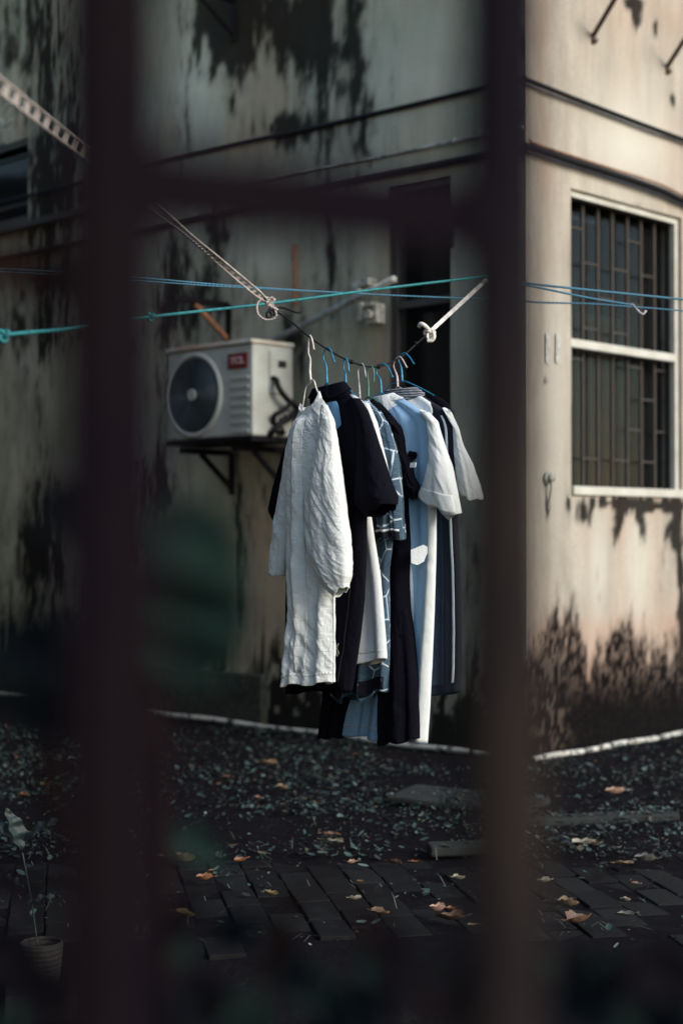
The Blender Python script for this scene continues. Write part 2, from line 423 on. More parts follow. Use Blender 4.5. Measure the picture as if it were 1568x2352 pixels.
ROOM = {'L': 0.40, 'R': 0.60}
def window(side, h, name, rails, depth, grille_cols=None, frame_mat='frame_white', things=True, label=None):
    s0, s1, z0, z1 = h
    wn = MB()
    fw = 0.035
    o0, o1 = -0.055, -0.02
    wbox(wn, side, s0, s1, z1 - fw, z1, o0, o1)
    wbox(wn, side, s0, s1, z0, z0 + 0.045, o0, 0.018)
    wbox(wn, side, s1 - fw, s1, z0 + 0.045, z1 - fw, o0, o1)
    wbox(wn, side, s0, s0 + 0.012, z0 + 0.045, z1 - fw, o0, -0.045)
    for rz, rw, ro in rails: wbox(wn, side, s0, s1 - fw - 0.002, rz - rw, rz + rw, o0, o1 + ro)
    f = wn.build('window', M[frame_mat], bld, bevel=0.003)
    if label: f['label'] = label
    rv = MB()                           # reveals and the dim room
    wbox(rv, side, s0 - 0.02, s0 - 0.0005, z0 - .02, z1 + .02, -0.22, -0.002)
    wbox(rv, side, s1 + 0.0005, s1 + 0.02, z0 - .02, z1 + .02, -0.22, -0.002)
    wbox(rv, side, s0, s1, z1 + 0.0005, z1 + 0.02, -0.22, -0.002)
    wbox(rv, side, s0, s1, z0 - 0.02, z0 - 0.0005, -0.22, -0.002)
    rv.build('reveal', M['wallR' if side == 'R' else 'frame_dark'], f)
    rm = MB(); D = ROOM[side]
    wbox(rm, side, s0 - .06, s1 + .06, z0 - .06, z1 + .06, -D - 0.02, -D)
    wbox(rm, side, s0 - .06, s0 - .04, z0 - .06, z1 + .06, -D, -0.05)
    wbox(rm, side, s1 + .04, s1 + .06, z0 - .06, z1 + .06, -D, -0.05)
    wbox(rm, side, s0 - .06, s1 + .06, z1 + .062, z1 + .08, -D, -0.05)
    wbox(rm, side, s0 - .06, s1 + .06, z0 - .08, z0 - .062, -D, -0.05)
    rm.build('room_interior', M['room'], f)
    pn = MB(); wbox(pn, side, s0, s1, z0 + 0.02, z1 - 0.02, -0.135, -0.129)
    pn.build('pane', GLASS, f)
    return f

g = NT('dusty_window_glass')
tr = g.n('BsdfTransparent'); tr.inputs[0].default_value = (0.62, 0.64, 0.62, 1)
gl = g.n('BsdfGlossy'); gl.inputs['Roughness'].default_value = 0.12; gl.inputs[0].default_value = (0.25, 0.26, 0.26, 1)
df = g.n('BsdfDiffuse'); df.inputs[0].default_value = (0.05, 0.05, 0.055, 1)
mx = g.n('MixShader'); mx.inputs[0].default_value = 0.10; mx2 = g.n('MixShader'); mx2.inputs[0].default_value = 0.14
g.l(tr.outputs[0], mx.inputs[1]); g.l(gl.outputs[0], mx.inputs[2])
g.l(mx.outputs[0], mx2.inputs[1]); g.l(df.outputs[0], mx2.inputs[2])
g.l(mx2.outputs[0], g.t.nodes['Material Output'].inputs[0])
GLASS = g.m

zr = ws('R', 1310, 787, -0.02)[1]
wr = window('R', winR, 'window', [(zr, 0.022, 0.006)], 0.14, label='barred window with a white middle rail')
gm = MB()                               # staggered grille
cols = [ws('R', x, 800, -0.09)[0] for x in (1336, 1371, 1404, 1438.6, 1469.5, 1500, 1529.7)]
edges = [winR[0] + 0.012] + cols + [winR[1] - 0.035]
for c in cols: wbox(gm, 'R', c - 0.008, c + 0.008, winR[2] + 0.046, winR[3] - 0.036, -0.098, -0.082)
zA = ws('R', 1387, 540, -0.09)[1]; zB = ws('R', 1353, 589, -0.09)[1]; pitch = (zA - zB) * 2
pitch = 0.345
for i in range(len(edges) - 1):
    z = (zA if i % 2 == 0 else zA - pitch / 2)
    while z > winR[2] + 0.08:
        if random.random() > 0.22: wbox(gm, 'R', edges[i] + 0.008, edges[i + 1] - 0.008, z - 0.004, z + 0.004, -0.096, -0.084)
        z -= pitch
gm.build('grille', M['grille'], wr)
cm = MB()                               # things kept behind the glass
s_a = ws('R', 1335, 900, -0.2)[0]; s_b = ws('R', 1402, 900, -0.2)[0]
za, zb = ws('R', 1340, 1120, -0.2)[1], ws('R', 1340, 735, -0.2)[1]
n = 40
for i in range(n):
    a = s_a + (s_b - s_a) * i / n; b = s_a + (s_b - s_a) * (i + 1) / n
    oa = -0.155 + 0.012 * math.sin(i * 0.9); ob = -0.155 + 0.012 * math.sin((i + 1) * 0.9)
    cm.add([wp('R', a, za, oa), wp('R', b, za, ob), wp('R', b, zb, ob), wp('R', a, zb, oa)], [(0, 1, 2, 3)])
cm.build('curtain', M['brown_box'], wr, smooth=True)
cm = MB()
wbox(cm, 'R', ws('R', 1322, 900, -0.16)[0], ws('R', 1331, 900, -0.16)[0], winR[2] + .05, ws('R', 1322, 735, -0.16)[1], -0.18, -0.16)
wbox(cm, 'R', ws('R', 1322, 900, -0.16)[0], ws('R', 1425, 900, -0.16)[0], ws('R', 1322, 745, -0.16)[1], ws('R', 1322, 715, -0.16)[1], -0.18, -0.16)
wbox(cm, 'R', ws('R', 1422, 900, -0.16)[0], ws('R', 1429, 900, -0.16)[0], winR[2] + .05, ws('R', 1322, 745, -0.16)[1], -0.18, -0.16)
cm.build('casement', M['curtain'], wr)
zl = ws('L', 1000, 690, -0.02)[1]
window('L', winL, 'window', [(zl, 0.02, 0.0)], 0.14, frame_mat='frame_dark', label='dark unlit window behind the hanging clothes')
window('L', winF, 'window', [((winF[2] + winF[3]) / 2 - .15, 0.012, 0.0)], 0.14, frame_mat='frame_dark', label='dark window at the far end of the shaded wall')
lg = MB()                               # sill under the far window, footing along the shaded wall
a = ws('L', 200, 497, 0.06)
wbox(lg, 'L', a[0], winF[1] + .3, winF[2] - 0.055, winF[2] - 0.01, -0.01, 0.07)
lg.build('sill', M['frame_dark'], bld, bevel=0.004)
ft = MB(); sA = ws('L', 600, 1550, 0.05)[0]
zt = ws('L', 570, 1548, 0.05)[1]
wbox(ft, 'L', sA, 12, -0.1, zt, -0.02, 0.05)
ftm = NT('mossy_footing'); co = ftm.coord()
ftm.col(ftm.ramp(ftm.noise(co, 22, 6, 0.7), [(0.38, (0.010, 0.010, 0.011)), (0.60, (0.030, 0.032, 0.022)), (0.75, (0.10, 0.10, 0.07))])); ftm.rough(0.9)
ftm.bump(ftm.noise(co, 40, 5), 0.8, 0.01)
ft.build('footing', ftm.m, bld, bevel=0.012)

# white pipes along the foot of both walls
pm = NT('dirty_white_pipe'); co = pm.coord()
pm.col(pm.mix(pm.ramp(pm.noise(co, 16, 5, 0.7), [(0.50, 0.0), (0.60, 1.0)]), (0.52, 0.50, 0.45), (0.03, 0.03, 0.026))); pm.rough(0.6)
def foot_pipe(side, s0, s1, label):
    b = MB(); n = 60
    pts = [wp(side, s0 + (s1 - s0) * i / n, 0.022 + 0.004 * math.sin(i * .7), 0.09 + 0.004 * math.sin(i * 0.31)) for i in range(n + 1)]
    b.tube(pts, 0.0145, 10)
    b.build('pipe', pm.m, smooth=True, label=label, cat='pipe')
foot_pipe('L', 0.04, 6.5, 'thin white pipe lying along the foot of the shaded wall')
foot_pipe('R', -0.06, 4.0, 'thin dirty white pipe lying along the foot of the sunlit wall')

# cables round the corner
def wcable(name, runs, r, mat, label, cat='cable', extra=None):
    b = MB(); pts = []
    for (side, x, y, o) in runs: pts.append(onw(side, x, y, o))
    b.tube(smooth_pts(pts, 8), r, 10)
    if extra: extra(b)
    return b.build(name, mat, smooth=True, label=label, cat=cat)
wcable('cable', [('L', -400, 566, .03), ('L', 400, 367, .03), ('L', 750, 287, .03), ('L', 1110, 203, .03), ('L', 1198, 184, .035),
                 ('R', 1212, 186, .03), ('R', 1400, 258, .03), ('R', 1568, 321, .03), ('R', 2000, 480, .03)], 0.013, M['cable'],
       'uppermost black cable running round the corner of the building')
wcable('cable', [('L', -400, 690, .03), ('L', 480, 493, .03), ('L', 830, 415, .03), ('L', 1110, 358, .03), ('L', 1197, 340, .035),
                 ('R', 1213, 338, .04), ('R', 1300, 366, .04), ('R', 1400, 398, .04), ('R', 1480, 424, .04), ('R', 1530, 443, .04),
                 ('R', 1580, 467, .04), ('R', 1800, 560, .04)], 0.019, M['cable'],
       'thick black cable passing just above the barred window')
b = MB()
b.tube(smooth_pts([onw('L', x, y, .025) for x, y in ((420, 462), (640, 410), (870, 362), (1040, 325), (1110, 312), (1197, 292))], 8), 0.009, 10)
for x, y in ((870, 362), (1042, 325)): b.tube([onw('L', x - 5, y + 1, .025), onw('L', x + 5, y - 1, .025)], 0.014, 10)
b.build('conduit', M['pale_pipe'], smooth=True, label='slim pale conduit between the two black cables on the shaded wall', cat='conduit')
b = MB()
b.tube(smooth_pts([onw('R', x, y, .05) for x, y in ((1212, 322), (1225, 330), (1300, 354), (1400, 386), (1480, 411), (1530, 430), (1590, 462))], 8), 0.006, 8)
b.build('conduit', M['rust'], smooth=True, label='thin brown conduit on top of the thick cable over the barred window', cat='conduit')

# wall irons at the top right
for (x0, y0, x1, y1, lab) in ((1360, 84, 1425, -26, 'rusty iron rod sticking out of the sunlit wall, left one of two'),
                              (1530, 155, 1600, 44, 'rusty iron rod sticking out of the sunlit wall near the picture edge')):
    e = MB(); a = onw('R', x0, y0, 0.0); p2 = onw('R', x1, y1, 0.28)
    e.tube([a, a + (p2 - a) * .5, p2], 0.013, 10); e.tube([a - NR * 0.01, a + NR * .02 + Vector((0, 0, -.03))], 0.016, 8)
    e.build('iron_rod', simple('old_rod', (0.05, 0.035, 0.03), 0.8, c2=(0.12, 0.08, 0.05), scale=20), smooth=True, label=lab, cat='rod', group='iron rods in the sunlit wall')
# knob and stickers on the sunlit wall
kn = MB(); c = onw('R', 1252, 1098, 0.0)
kn.tube([c, c + NR * .02], 0.030, 18); kn.tube([c + NR * .02, c + NR * .045], 0.018, 18)
kn.tube(smooth_pts([c + NR * .03, c + NR * .03 + Vector((0, 0, -.06)), c + NR * .008 + Vector((0, 0, -.16))], 5), 0.006, 8)
kn.build('wall_socket', M['pale_pipe'], smooth=True, label='small round fitting on the sunlit wall beside the barred window', cat='wall fitting')
for x, lab in ((1252, 'narrow torn paper sticker nearer the corner on the sunlit wall'), (1276, 'narrow torn paper sticker nearer the barred window')):
    s_, z_ = ws('R', x, 800); st = MB(); wbox(st, 'R', s_ - .018, s_ + .018, z_ - .075, z_ + .075, 0.008, 0.0095)
    st.build('sticker', simple('torn_paper', (0.62, 0.61, 0.56), 0.8, c2=(0.22, 0.21, 0.2), scale=50), label=lab, cat='sticker', group='paper stickers on the sunlit wall')

# rusty upright, pale pole and bracket on the shaded wall
b = MB(); b.tube([onw('L', 677 + random.uniform(-2, 2), y, .03) for y in range(558, 712, 12)], 0.013, 10)
b.build('rusty_pipe', M['rust'], smooth=True, label='short upright orange rusty pipe on the shaded wall above the air conditioner', cat='pipe')
b = MB(); A = onw('L', 632, 780, .03); B2 = onw('L', 905, 640, .22)
b.tube([A, A + (B2 - A) * .3, A + (B2 - A) * .6, B2], 0.018, 12)
b.build('metal_pole', simple('grey_pole', (0.40, 0.42, 0.39), 0.6, c2=(0.09, 0.09, 0.09), scale=7), smooth=True, label='slanting pale metal pole on the shaded wall behind the ropes', cat='pole')
b = MB()
for (x, y, hx, hz) in ((822, 655, .03, .018), (842, 648, .03, .02), (830, 716, .014, .05), (858, 738, .04, .012), (850, 700, .03, .012), (866, 716, .012, .045)):
    s_, z_ = ws('L', x, y, .08); wbox(b, 'L', s_ - hx, s_ + hx, z_ - hz, z_ + hz, 0.03, 0.10)
c = onw('L', 850, 722, .1); b.tube([c, c + NL * .03], 0.025, 14); c = onw('L', 832, 675, .1); b.tube([c, c + NL * .05], 0.022, 12)
b.build('insulator_bracket', simple('old_white_bracket', (0.50, 0.50, 0.44), 0.6, c2=(0.16, 0.15, 0.13), scale=25), bevel=0.004,
        label='broken white insulator bracket on the shaded wall under the blue rope', cat='bracket')
b = MB(); s_, z_ = ws('L', 10, 265, .12)
b.tube(smooth_pts([onw('L', x, y, .12) for x, y in ((60, 236), (25, 238), (3, 262), (10, 290), (30, 275))], 6), 0.010, 8)
b.build('wall_hook', M['pale_pipe'], smooth=True, label='small bent metal hook on the shaded wall by the far window', cat='hook')

# wall brackets (arm out from the wall, leg on it, strut)
def bracket(s, z, length, label, name='wall_bracket', group=None, strut='dark_metal'):
    root = empty(name, wp('L', s, z - 0.3, 0), label, 'bracket', group)
    a = MB(); wbox(a, 'L', s - .018, s + .018, z - .022, z + .012, 0.022, length); a.build('arm', M['dark_metal'], root, bevel=.002)
    l = MB(); wbox(l, 'L', s - .018, s + .018, z - .25, z - .0005, 0.0, 0.020); l.build('leg', M['dark_metal'], root, bevel=.002)
    t = MB(); t.bar(wp('L', s, z - .205, 0.02), wp('L', s, z - .02, length * .62), 0.010, 0.014); t.build('strut', M[strut], root)
    return root

def s_at(x, y, o): return ws('L', x, y, o)[0]
# ------------------------------------------------------------------ air conditioner
AO = 0.42; AB = 0.10
sr, zt_ = ws('L', 577, 777, AO); zb_ = ws('L', 577, 1008, AO)[1]; sl_ = ws('L', 380, 800, AO)[0]
ac = empty('air_conditioner', wp('L', (sr + sl_) / 2, zb_ - .01, (AO + AB) / 2),
           'white outdoor air conditioner unit with a round fan grille and red badge', 'air conditioner')
b = MB(); wbox(b, 'L', sr, sl_, zb_ + .02, zt_ - .025, AB, AO - .012); b.build('casing', M['ac_white'], ac, bevel=0.012)
b = MB(); wbox(b, 'L', sr - .008, sl_ + .008, zt_ - .024, zt_, AB - .005, AO + .004); b.build('lid', simple('lid_rusting', (0.56, 0.56, 0.50), 0.5, c2=(0.30, 0.13, 0.06), scale=3.2), ac, bevel=0.008)
b = MB(); wbox(b, 'L', sr - .004, sl_ + .004, zb_ - .012, zb_ + .019, AB - .002, AO); b.build('base_tray_shadow', M['dark_metal'], ac, bevel=0.004)  # dark colour stands in for the shadow under the unit
FO = AO - .012
fs_, fz_ = ws('L', 446, 908, FO); fr = 88 / FPX * wp('L', fs_, fz_, FO).y
fr = 0.5 * (ws('L', 446, 823, FO)[1] - ws('L', 446, 995, FO)[1])
fc = wp('L', fs_, fz_, FO)
def circ(r, o, n=72): return [fc + LD * (r * math.cos(2 * math.pi * k / n)) + Vector((0, 0, r * math.sin(2 * math.pi * k / n))) + NL * o for k in range(n)]
def ringtube(mb, r, o, tr_, n=72, m=8):
    vs = []; fs = []
    for k in range(n):
        a = 2 * math.pi * k / n; rad = LD * math.cos(a) + Vector((0, 0, math.sin(a)))
        for j in range(m):
            c = 2 * math.pi * j / m; vs.append(fc + rad * (r + tr_ * math.cos(c)) + NL * (o + tr_ * math.sin(c)))
    for k in range(n):
        for j in range(m):
            fs.append((k * m + j, k * m + (j + 1) % m, ((k + 1) % n) * m + (j + 1) % m, ((k + 1) % n) * m + j))
    mb.add(vs, fs)
b = MB(); b.add(circ(fr * 1.02, .0015) + [fc + NL * .0015], [(k, (k + 1) % 72, 72) for k in range(72)]); b.build('fan_well', M['ac_dark'], ac)
b = MB()
for k in range(3):                      # blades
    for j in range(10):
        a0 = 2 * math.pi * k / 3 + j * .12; a1 = a0 + .12
        def bp(r, a, o): return fc + LD * (r * math.cos(a)) + Vector((0, 0, r * math.sin(a))) + NL * o
        b.add([bp(.05, a0, .004 + j * .0006), bp(fr * .93, a0 + .1, .004 + j * .0006), bp(fr * .93, a1 + .1, .0046 + j * .0006), bp(.05, a1, .0046 + j * .0006)], [(0, 1, 2, 3)])
b.build('fan_blades', M['ac_wire'], ac)
b = MB()
for i in range(26): ringtube(b, fr * (0.17 + 0.80 * i / 25), .014 + .006 * math.sin(math.pi * (1 - i / 25.0)), 0.0016, 72, 5)
for k in range(12):
    a = 2 * math.pi * k / 12
    d_ = LD * math.cos(a) + Vector((0, 0, math.sin(a))); b.bar(fc + d_ * .04 + NL * .0105, fc + d_ * fr * .98 + NL * .0105, .0012)
b.build('fan_guard', simple('guard_metal', (0.085, 0.115, 0.135), 0.3, bump=0, metal=0.3), ac, smooth=True)
b = MB(); ringtube(b, fr * 1.07, 0.0, fr * .075, 90, 12); b.build('fan_rim', M['ac_white'], ac, smooth=True)
b = MB(); b.add(circ(fr * .16, .026, 32) + circ(fr * .16, .012, 32), [tuple(range(32))[::-1]] + [(k, (k + 1) % 32, 32 + (k + 1) % 32, 32 + k) for k in range(32)]); b.build('hub', M['ac_white'], ac, bevel=.002)
b = MB()
for i in range(7):                      # louvre ridges right of the fan
    s0_, z0_ = ws('L', 572, 866 + i * 20.5, FO); s1_ = ws('L', 531, 870, FO)[0]
    wbox(b, 'L', s0_, s1_, z0_ - .011, z0_ + .011, FO - .01, FO + .006)
b.build('louvre_panel', M['ac_white'], ac, bevel=0.0055)
b = MB(); s0_, z0_ = ws('L', 570, 808, FO); s1_, _ = ws('L', 524, 812, FO); z1_ = z0_ - (ws('L', 545, 811, FO)[1] - ws('L', 545, 847, FO)[1])
wbox(b, 'L', s0_, s1_, z1_, z0_, FO - .002, FO + .006); bd = b.build('badge', M['red'], ac, bevel=.002)
tc = bpy.data.curves.new('txt', 'FONT'); tc.body = 'TCL'; tc.size = (z0_ - z1_) * 0.62; tc.align_x = 'CENTER'; tc.align_y = 'CENTER'; tc.extrude = .0015; tc.offset = 0.0012
to = bpy.data.objects.new('tmp', tc); COL.objects.link(to)
dg = bpy.context.evaluated_depsgraph_get(); dg.update(); me = bpy.data.meshes.new_from_object(to.evaluated_get(dg)); bpy.data.objects.remove(to)
cen = wp('L', (s0_ + s1_) / 2, (z0_ + z1_) / 2, FO + .0085)
b = MB(); b.add([cen - LD * (v.co.x * 1.15) + Vector((0, 0, v.co.y)) + NL * v.co.z for v in me.vertices], [tuple(p.vertices) for p in me.polygons])
b.build('lettering', M['badge_text'], bd)
# service side of the unit: cover, handle and valves
def sp_(o, z): return wp('L', sr, z, o)
zA_ = lambda y: ws('L', 577, y, AO)[1]
b = MB(); wbox(b, 'L', sr - .012, sr, zA_(900), zA_(800), AB + .04, AB + .19); b.build('service_cover', M['ac_white'], ac, bevel=.004)
b = MB(); wbox(b, 'L', sr - .0155, sr - .0125, zA_(838), zA_(822), AB + .07, AB + .13); b.build('grip', M['ac_dark'], ac)
for nm, o, y in (('valve', .15, 960), ('valve', .17, 990)):
    b = MB(); p = wp('L', sr, zA_(y), AB + o - .05); b.tube([p, p - LD * .05], .014, 12); b.tube([p - LD * .035 - Vector((0, 0, .02)), p - LD * .035 + Vector((0, 0, .03))], .009, 10)
    b.build(nm, M['dark_metal'], ac, smooth=True)
# hoses from the service side back to the wall
def hose(pts, r, label):
    b = MB(); b.tube(smooth_pts([at(x, y, d) for x, y, d in pts], 8), r, 10); b.build('hose', M['cable'], smooth=True, label=label, cat='hose', group='hoses of the air conditioner')
dS = wp('L', sr, 1.8, .25).y
hose([(618, 868, dS - .01), (634, 872, dS - .04), (640, 890, dS - .06), (655, 912, dS - .03), (672, 928, dS + .02), (690, 945, dS + .1)], .016, 'upper black hose leaving the side of the air conditioner')
hose([(628, 972, dS - .01), (630, 955, dS - .05), (648, 944, dS - .04), (668, 928, dS + .0), (676, 934, dS + .05)], .014, 'middle black hose curling at the side of the air conditioner')
hose([(618, 1000, dS - .01), (628, 990, dS - .05), (645, 972, dS - .03), (672, 955, dS + .03), (695, 940, dS + .1)], .018, 'lowest black hose at the side of the air conditioner')
sB = ws('L', 535, 1040, 0.0)[0]; zB_ = ws('L', 535, 1043, 0.0)[1]
bracket(sB, zb_ - .035, AO - .02, 'black steel bracket under the fan end of the air conditioner', group='wall brackets')
bracket(sB - .45, zb_ - .035, AO - .02, 'black steel bracket under the pipe end of the air conditioner', group='wall brackets')
s2, z2 = ws('L', 528, 700, 0.0)
bracket(s2, z2, .44, 'empty rusty bracket on the shaded wall above the air conditioner', group='wall brackets', strut='rust')
s3, z3 = ws('L', 540, 18, 0.0)
bracket(s3, z3 + .05, .5, 'black bracket high on the shaded wall', group='wall brackets')

# ------------------------------------------------------------------ unseen wall added on the left to block sky light
bw = MB(); bm_ = simple('shade_wall_concrete', (0.10, 0.10, 0.085), 0.9, c2=(0.03, 0.03, 0.027), scale=3, bump=.5)
bo = empty('added_shade_wall', Vector((-2.9, 6.5, -.1)), 'tall concrete wall added out of view on the left to block sky light', 'wall')
p0_, p1_ = Vector((-1.75, 1.2, 1.9)), Vector((-4.1, 12.0, 1.9)); bw.bar(p0_, p1_, .09, 2.0); bw.build('shade_wall_panel', bm_, bo, bevel=.01)
bw = MB(); bw.bar(p0_ + Vector((0, 0, 2.05)), p1_ + Vector((0, 0, 2.05)), .14, .045); bw.build('shade_wall_coping', bm_, bo, bevel=.01)
# ------------------------------------------------------------------ ground
gm_ = NT('dark_soil'); co = gm_.coord()
gm_.col(gm_.ramp(gm_.noise(co, 14, 7, 0.7), [(0.35, (0.0060, 0.0040, 0.0066)), (0.60, (0.009, 0.008, 0.010)), (0.82, (0.024, 0.026, 0.023))]))
gm_.rough(0.95); gm_.p.inputs['Specular IOR Level'].default_value = .06; gm_.bump(gm_.noise(co, 45, 6, 0.7), 0.8, 0.02)
def kerb_y(X): return 4.13 - 0.03 * X
xs = np.concatenate([[-60, -30, -15, -8], np.arange(-4, 4.01, 0.05), [8, 15, 30, 60]])
ys = np.concatenate([[-30, -10, -3], np.arange(0, 3.0, 0.25), np.arange(3.0, 9.0, 0.04), [9.5, 11, 14, 20, 40, 80]])
X, Y = np.meshgrid(xs, ys); X = X.ravel(); Y = Y.ravel()
bed = sstep(-0.40, 0.10, Y - (kerb_y(X) + 0.03))
soil = sstep(5.25, 5.7, Y)
Z = -0.115 + bed * 0.096 + soil * 0.024 + (fbm(X * 5, Y * 5, 5, 4) - .5) * (0.03 * soil + 0.03 * (1 - bed)) + (fbm(X * 22, Y * 22, 9, 3) - .5) * 0.022 * soil
me = bpy.data.meshes.new('ground'); nx = len(xs)
me.from_pydata(np.stack([X, Y, Z], 1).tolist(), [], [(j * nx + i, j * nx + i + 1, (j + 1) * nx + i + 1, (j + 1) * nx + i) for j in range(len(ys) - 1) for i in range(nx - 1)])
me.materials.append(gm_.m); me.polygons.foreach_set('use_smooth', [True] * len(me.polygons))
go = bpy.data.objects.new('ground', me); COL.objects.link(go); go['kind'] = 'structure'

pv = NT('worn_paving_brick'); co = pv.coord(); at_ = pv.n('Attribute'); at_.attribute_name = 'tone'
base = pv.mix(at_.outputs['Fac'], (0.0050, 0.0042, 0.0062), (0.014, 0.016, 0.017))
pv.col(pv.mix(pv.ramp(pv.noise(co, 18, 6, 0.7), [(0.42, 0.0), (0.7, 1.0)]), base, (0.012, 0.012, 0.012))); pv.rough(0.8); pv.p.inputs['Specular IOR Level'].default_value = .12
pv.bump(pv.noise(co, 70, 5, 0.7), 0.7, 0.004)
PA = math.atan(-(784 - 140) / FPX); pd = Vector((math.sin(PA), math.cos(PA), 0)); px_ = Vector((pd.y, -pd.x, 0))
mb = MB(); tone = []
o_ = Vector((0, 4.13, 0))
for i in range(-26, 26):
    for j in range(-1, 7):
        c = o_ + px_ * (i * 0.108 + .03) + pd * ((j + (0.5 if i % 2 else 0.0) + 0.45) * 0.215)
        far = 5.42 + 0.22 * (vn(c.x * 2.0, 0.3, 4) - .4) + (0.25 if c.x > 0.75 else 0)
        if c.y > far or c.y < kerb_y(c.x) + 0.09: continue
        if random.random() < 0.06 or (c.y < kerb_y(c.x) + .3 and random.random() < .35): continue
        z = -0.014 + random.uniform(-.006, .005); tl = Vector((random.uniform(-.028, .028), random.uniform(-.028, .028), 1)).normalized()
        ax = px_.copy(); ax.rotate(Matrix.Rotation(random.uniform(-.02, .02), 3, 'Z')); ay = tl.cross(ax).normalized(); ax = ay.cross(tl)
        mb.frame_box(c + Vector((0, 0, z - .03)), ax, ay, tl, .0512, .0995, .03); tone += [random.random() ** 1.5] * 8
for k in ():
    c = Vector((k * .215, 0, 0)); c.y = kerb_y(c.x) + .03; c.z = -.045 + random.uniform(-.004, .004)
    a = Vector((1, -.03, 0)).normalized(); mb.frame_box(c, a, Vector((-a.y, a.x, 0)), Vector((0, 0, 1)), .1073, .05, .047); tone += [random.random() * .1] * 8
me_o = mb.build('paving', pv.m, bevel=.004, kind='structure')
fa = me_o.data.attributes.new('tone', 'FLOAT', 'POINT'); fa.data.foreach_set('value', tone)

# loose slabs in the yard
SLABS = []
def slab(px, py, hx, hy, hz, ang, tilt, label):
    c = onground(px, py, .02); b = MB(); a = Vector((math.cos(ang), math.sin(ang), tilt)).normalized(); y_ = Vector((0, 0, 1)).cross(a).normalized(); z_ = a.cross(y_); SLABS.append((Vector((c.x, c.y, 0)), Vector((a.x, a.y, 0)).normalized(), hx, hy))
    b.frame_box(c, a, y_, z_, hx, hy, hz)
    b.build('concrete_slab', simple('mossy_slab', (0.013, 0.017, 0.017), 0.85, c2=(0.005, 0.006, 0.005), scale=16, bump=.6), bevel=.008, label=label, cat='slab', group='loose slabs in the yard')
slab(1075, 1838, .30, .17, .014, R(-24), -.03, 'flat mossy concrete slab lying in the litter beneath the clothes')
slab(1055, 1948, .11, .05, .018, R(6), 0.02, 'single grey paving block standing proud of the litter edge')
slab(1360, 1880, .34, .05, .016, R(12), .0, 'long mossy edging stone in the yard below the sunlit wall')

# leaf litter: nobody could count it
lit = MB(); rnd = random.Random(3); N = 0
def leaflet(b, c, L_, W_, ang, tx, ty, curl, mi, rd=rnd):
    ax = Vector((math.cos(ang), math.sin(ang), tx)).normalized(); nz = Vector((ty, -tx, 1)).normalized(); ay = nz.cross(ax).normalized(); nz = ax.cross(ay)
    vs = []
    for (u, hw) in ((-1, .0), (-.5, .8), (.1, 1.0), (.65, .6), (1, 0)):
        for sd in (-1, 0, 1):
            vs.append(c + ax * (u * L_) + ay * (sd * hw * W_) + nz * (curl * (u * u) + curl * .8 * (sd * sd) * hw))
    fs = []
    for i in range(4):
        for j in range(2): fs.append((i * 3 + j, i * 3 + j + 1, i * 3 + j + 4, i * 3 + j + 3))
    b.add(vs, fs, mi)
while N < 15000:
    Yd = 4.2 + 4.6 * rnd.random() ** 0.8; Xd = rnd.uniform(-.26, .26) * Yd
    if (Vector((Xd, Yd, 0)) - CORNER).dot(NL) < 0.03 and (Vector((Xd, Yd, 0)) - CORNER).dot(NR) < .03: continue
    dens = 0.06 if Yd < 5.35 else 1.0
    clump = float(vn(Xd * 3.2, Yd * 3.2, 21)) 
    if rnd.random() > dens * (0.04 + 1.8 * clump * clump): continue
    N += 1
    z = (0.0 if Yd < 5.35 else rnd.uniform(-.01, .035))
    if any(abs((Vector((Xd, Yd, 0)) - sc_).dot(sa_)) < sx_ and abs((Vector((Xd, Yd, 0)) - sc_).dot(Vector((-sa_.y, sa_.x, 0)))) < sy_ for sc_, sa_, sx_, sy_ in SLABS): z = .037
    L_ = .0044 * math.exp(rnd.random() ** 1.5 * 1.6); mi = rnd.choices((0, 1, 2, 3, 4), (4, 5, .8, .10, 1.3))[0]
    leaflet(lit, Vector((Xd, Yd, z)), L_, L_ * rnd.uniform(.18, .7), rnd.uniform(0, 6.28), rnd.uniform(-.5, .5), rnd.uniform(-.4, .4), rnd.uniform(0, .006), mi)
lm = [simple('litter_teal', (0.052, 0.092, 0.086), 0.42, bump=0), simple('litter_dark', (0.014, 0.022, 0.020), 0.5, bump=0),
      simple('litter_olive', (0.08, 0.07, 0.045), 0.5, bump=0), simple('litter_orange', (0.16, 0.08, 0.04), 0.6, bump=0), simple('litter_pale', (0.12, 0.165, 0.15), 0.55, bump=0)]
lit.build('leaf_litter', lm, smooth=True, kind='stuff', label='small dark leaves and twigs littering the soil before the building')
gr = MB()
for k in range(900):                    # thin grass and twigs
    Yd = 4.25 + 3.2 * rnd.random(); Xd = rnd.uniform(-.26, .26) * Yd
    if Yd < 5.3 and rnd.random() < .6: continue
    if (Vector((Xd, Yd, 0)) - CORNER).dot(NL) < 0.03: continue
    p = Vector((Xd, Yd, 0)); a = rnd.uniform(0, 6.28); l = rnd.uniform(.02, .07); h = rnd.uniform(.0, .05) if rnd.random() < .3 else .004
    q_ = p + Vector((math.cos(a) * l, math.sin(a) * l, h)); m_ = (p + q_) / 2 + Vector((0, 0, .008)); wv = Vector((-math.sin(a), math.cos(a), 0)) * .0011
    gr.add([p - wv, p + wv, m_ + wv, m_ - wv, q_], [(0, 1, 2, 3), (3, 2, 4)])
gr.build('grass_and_twigs', simple('dry_twig', (0.10, 0.12, 0.09), 0.7, bump=0), kind='stuff', label='thin twigs and grass blades scattered over soil and paving')

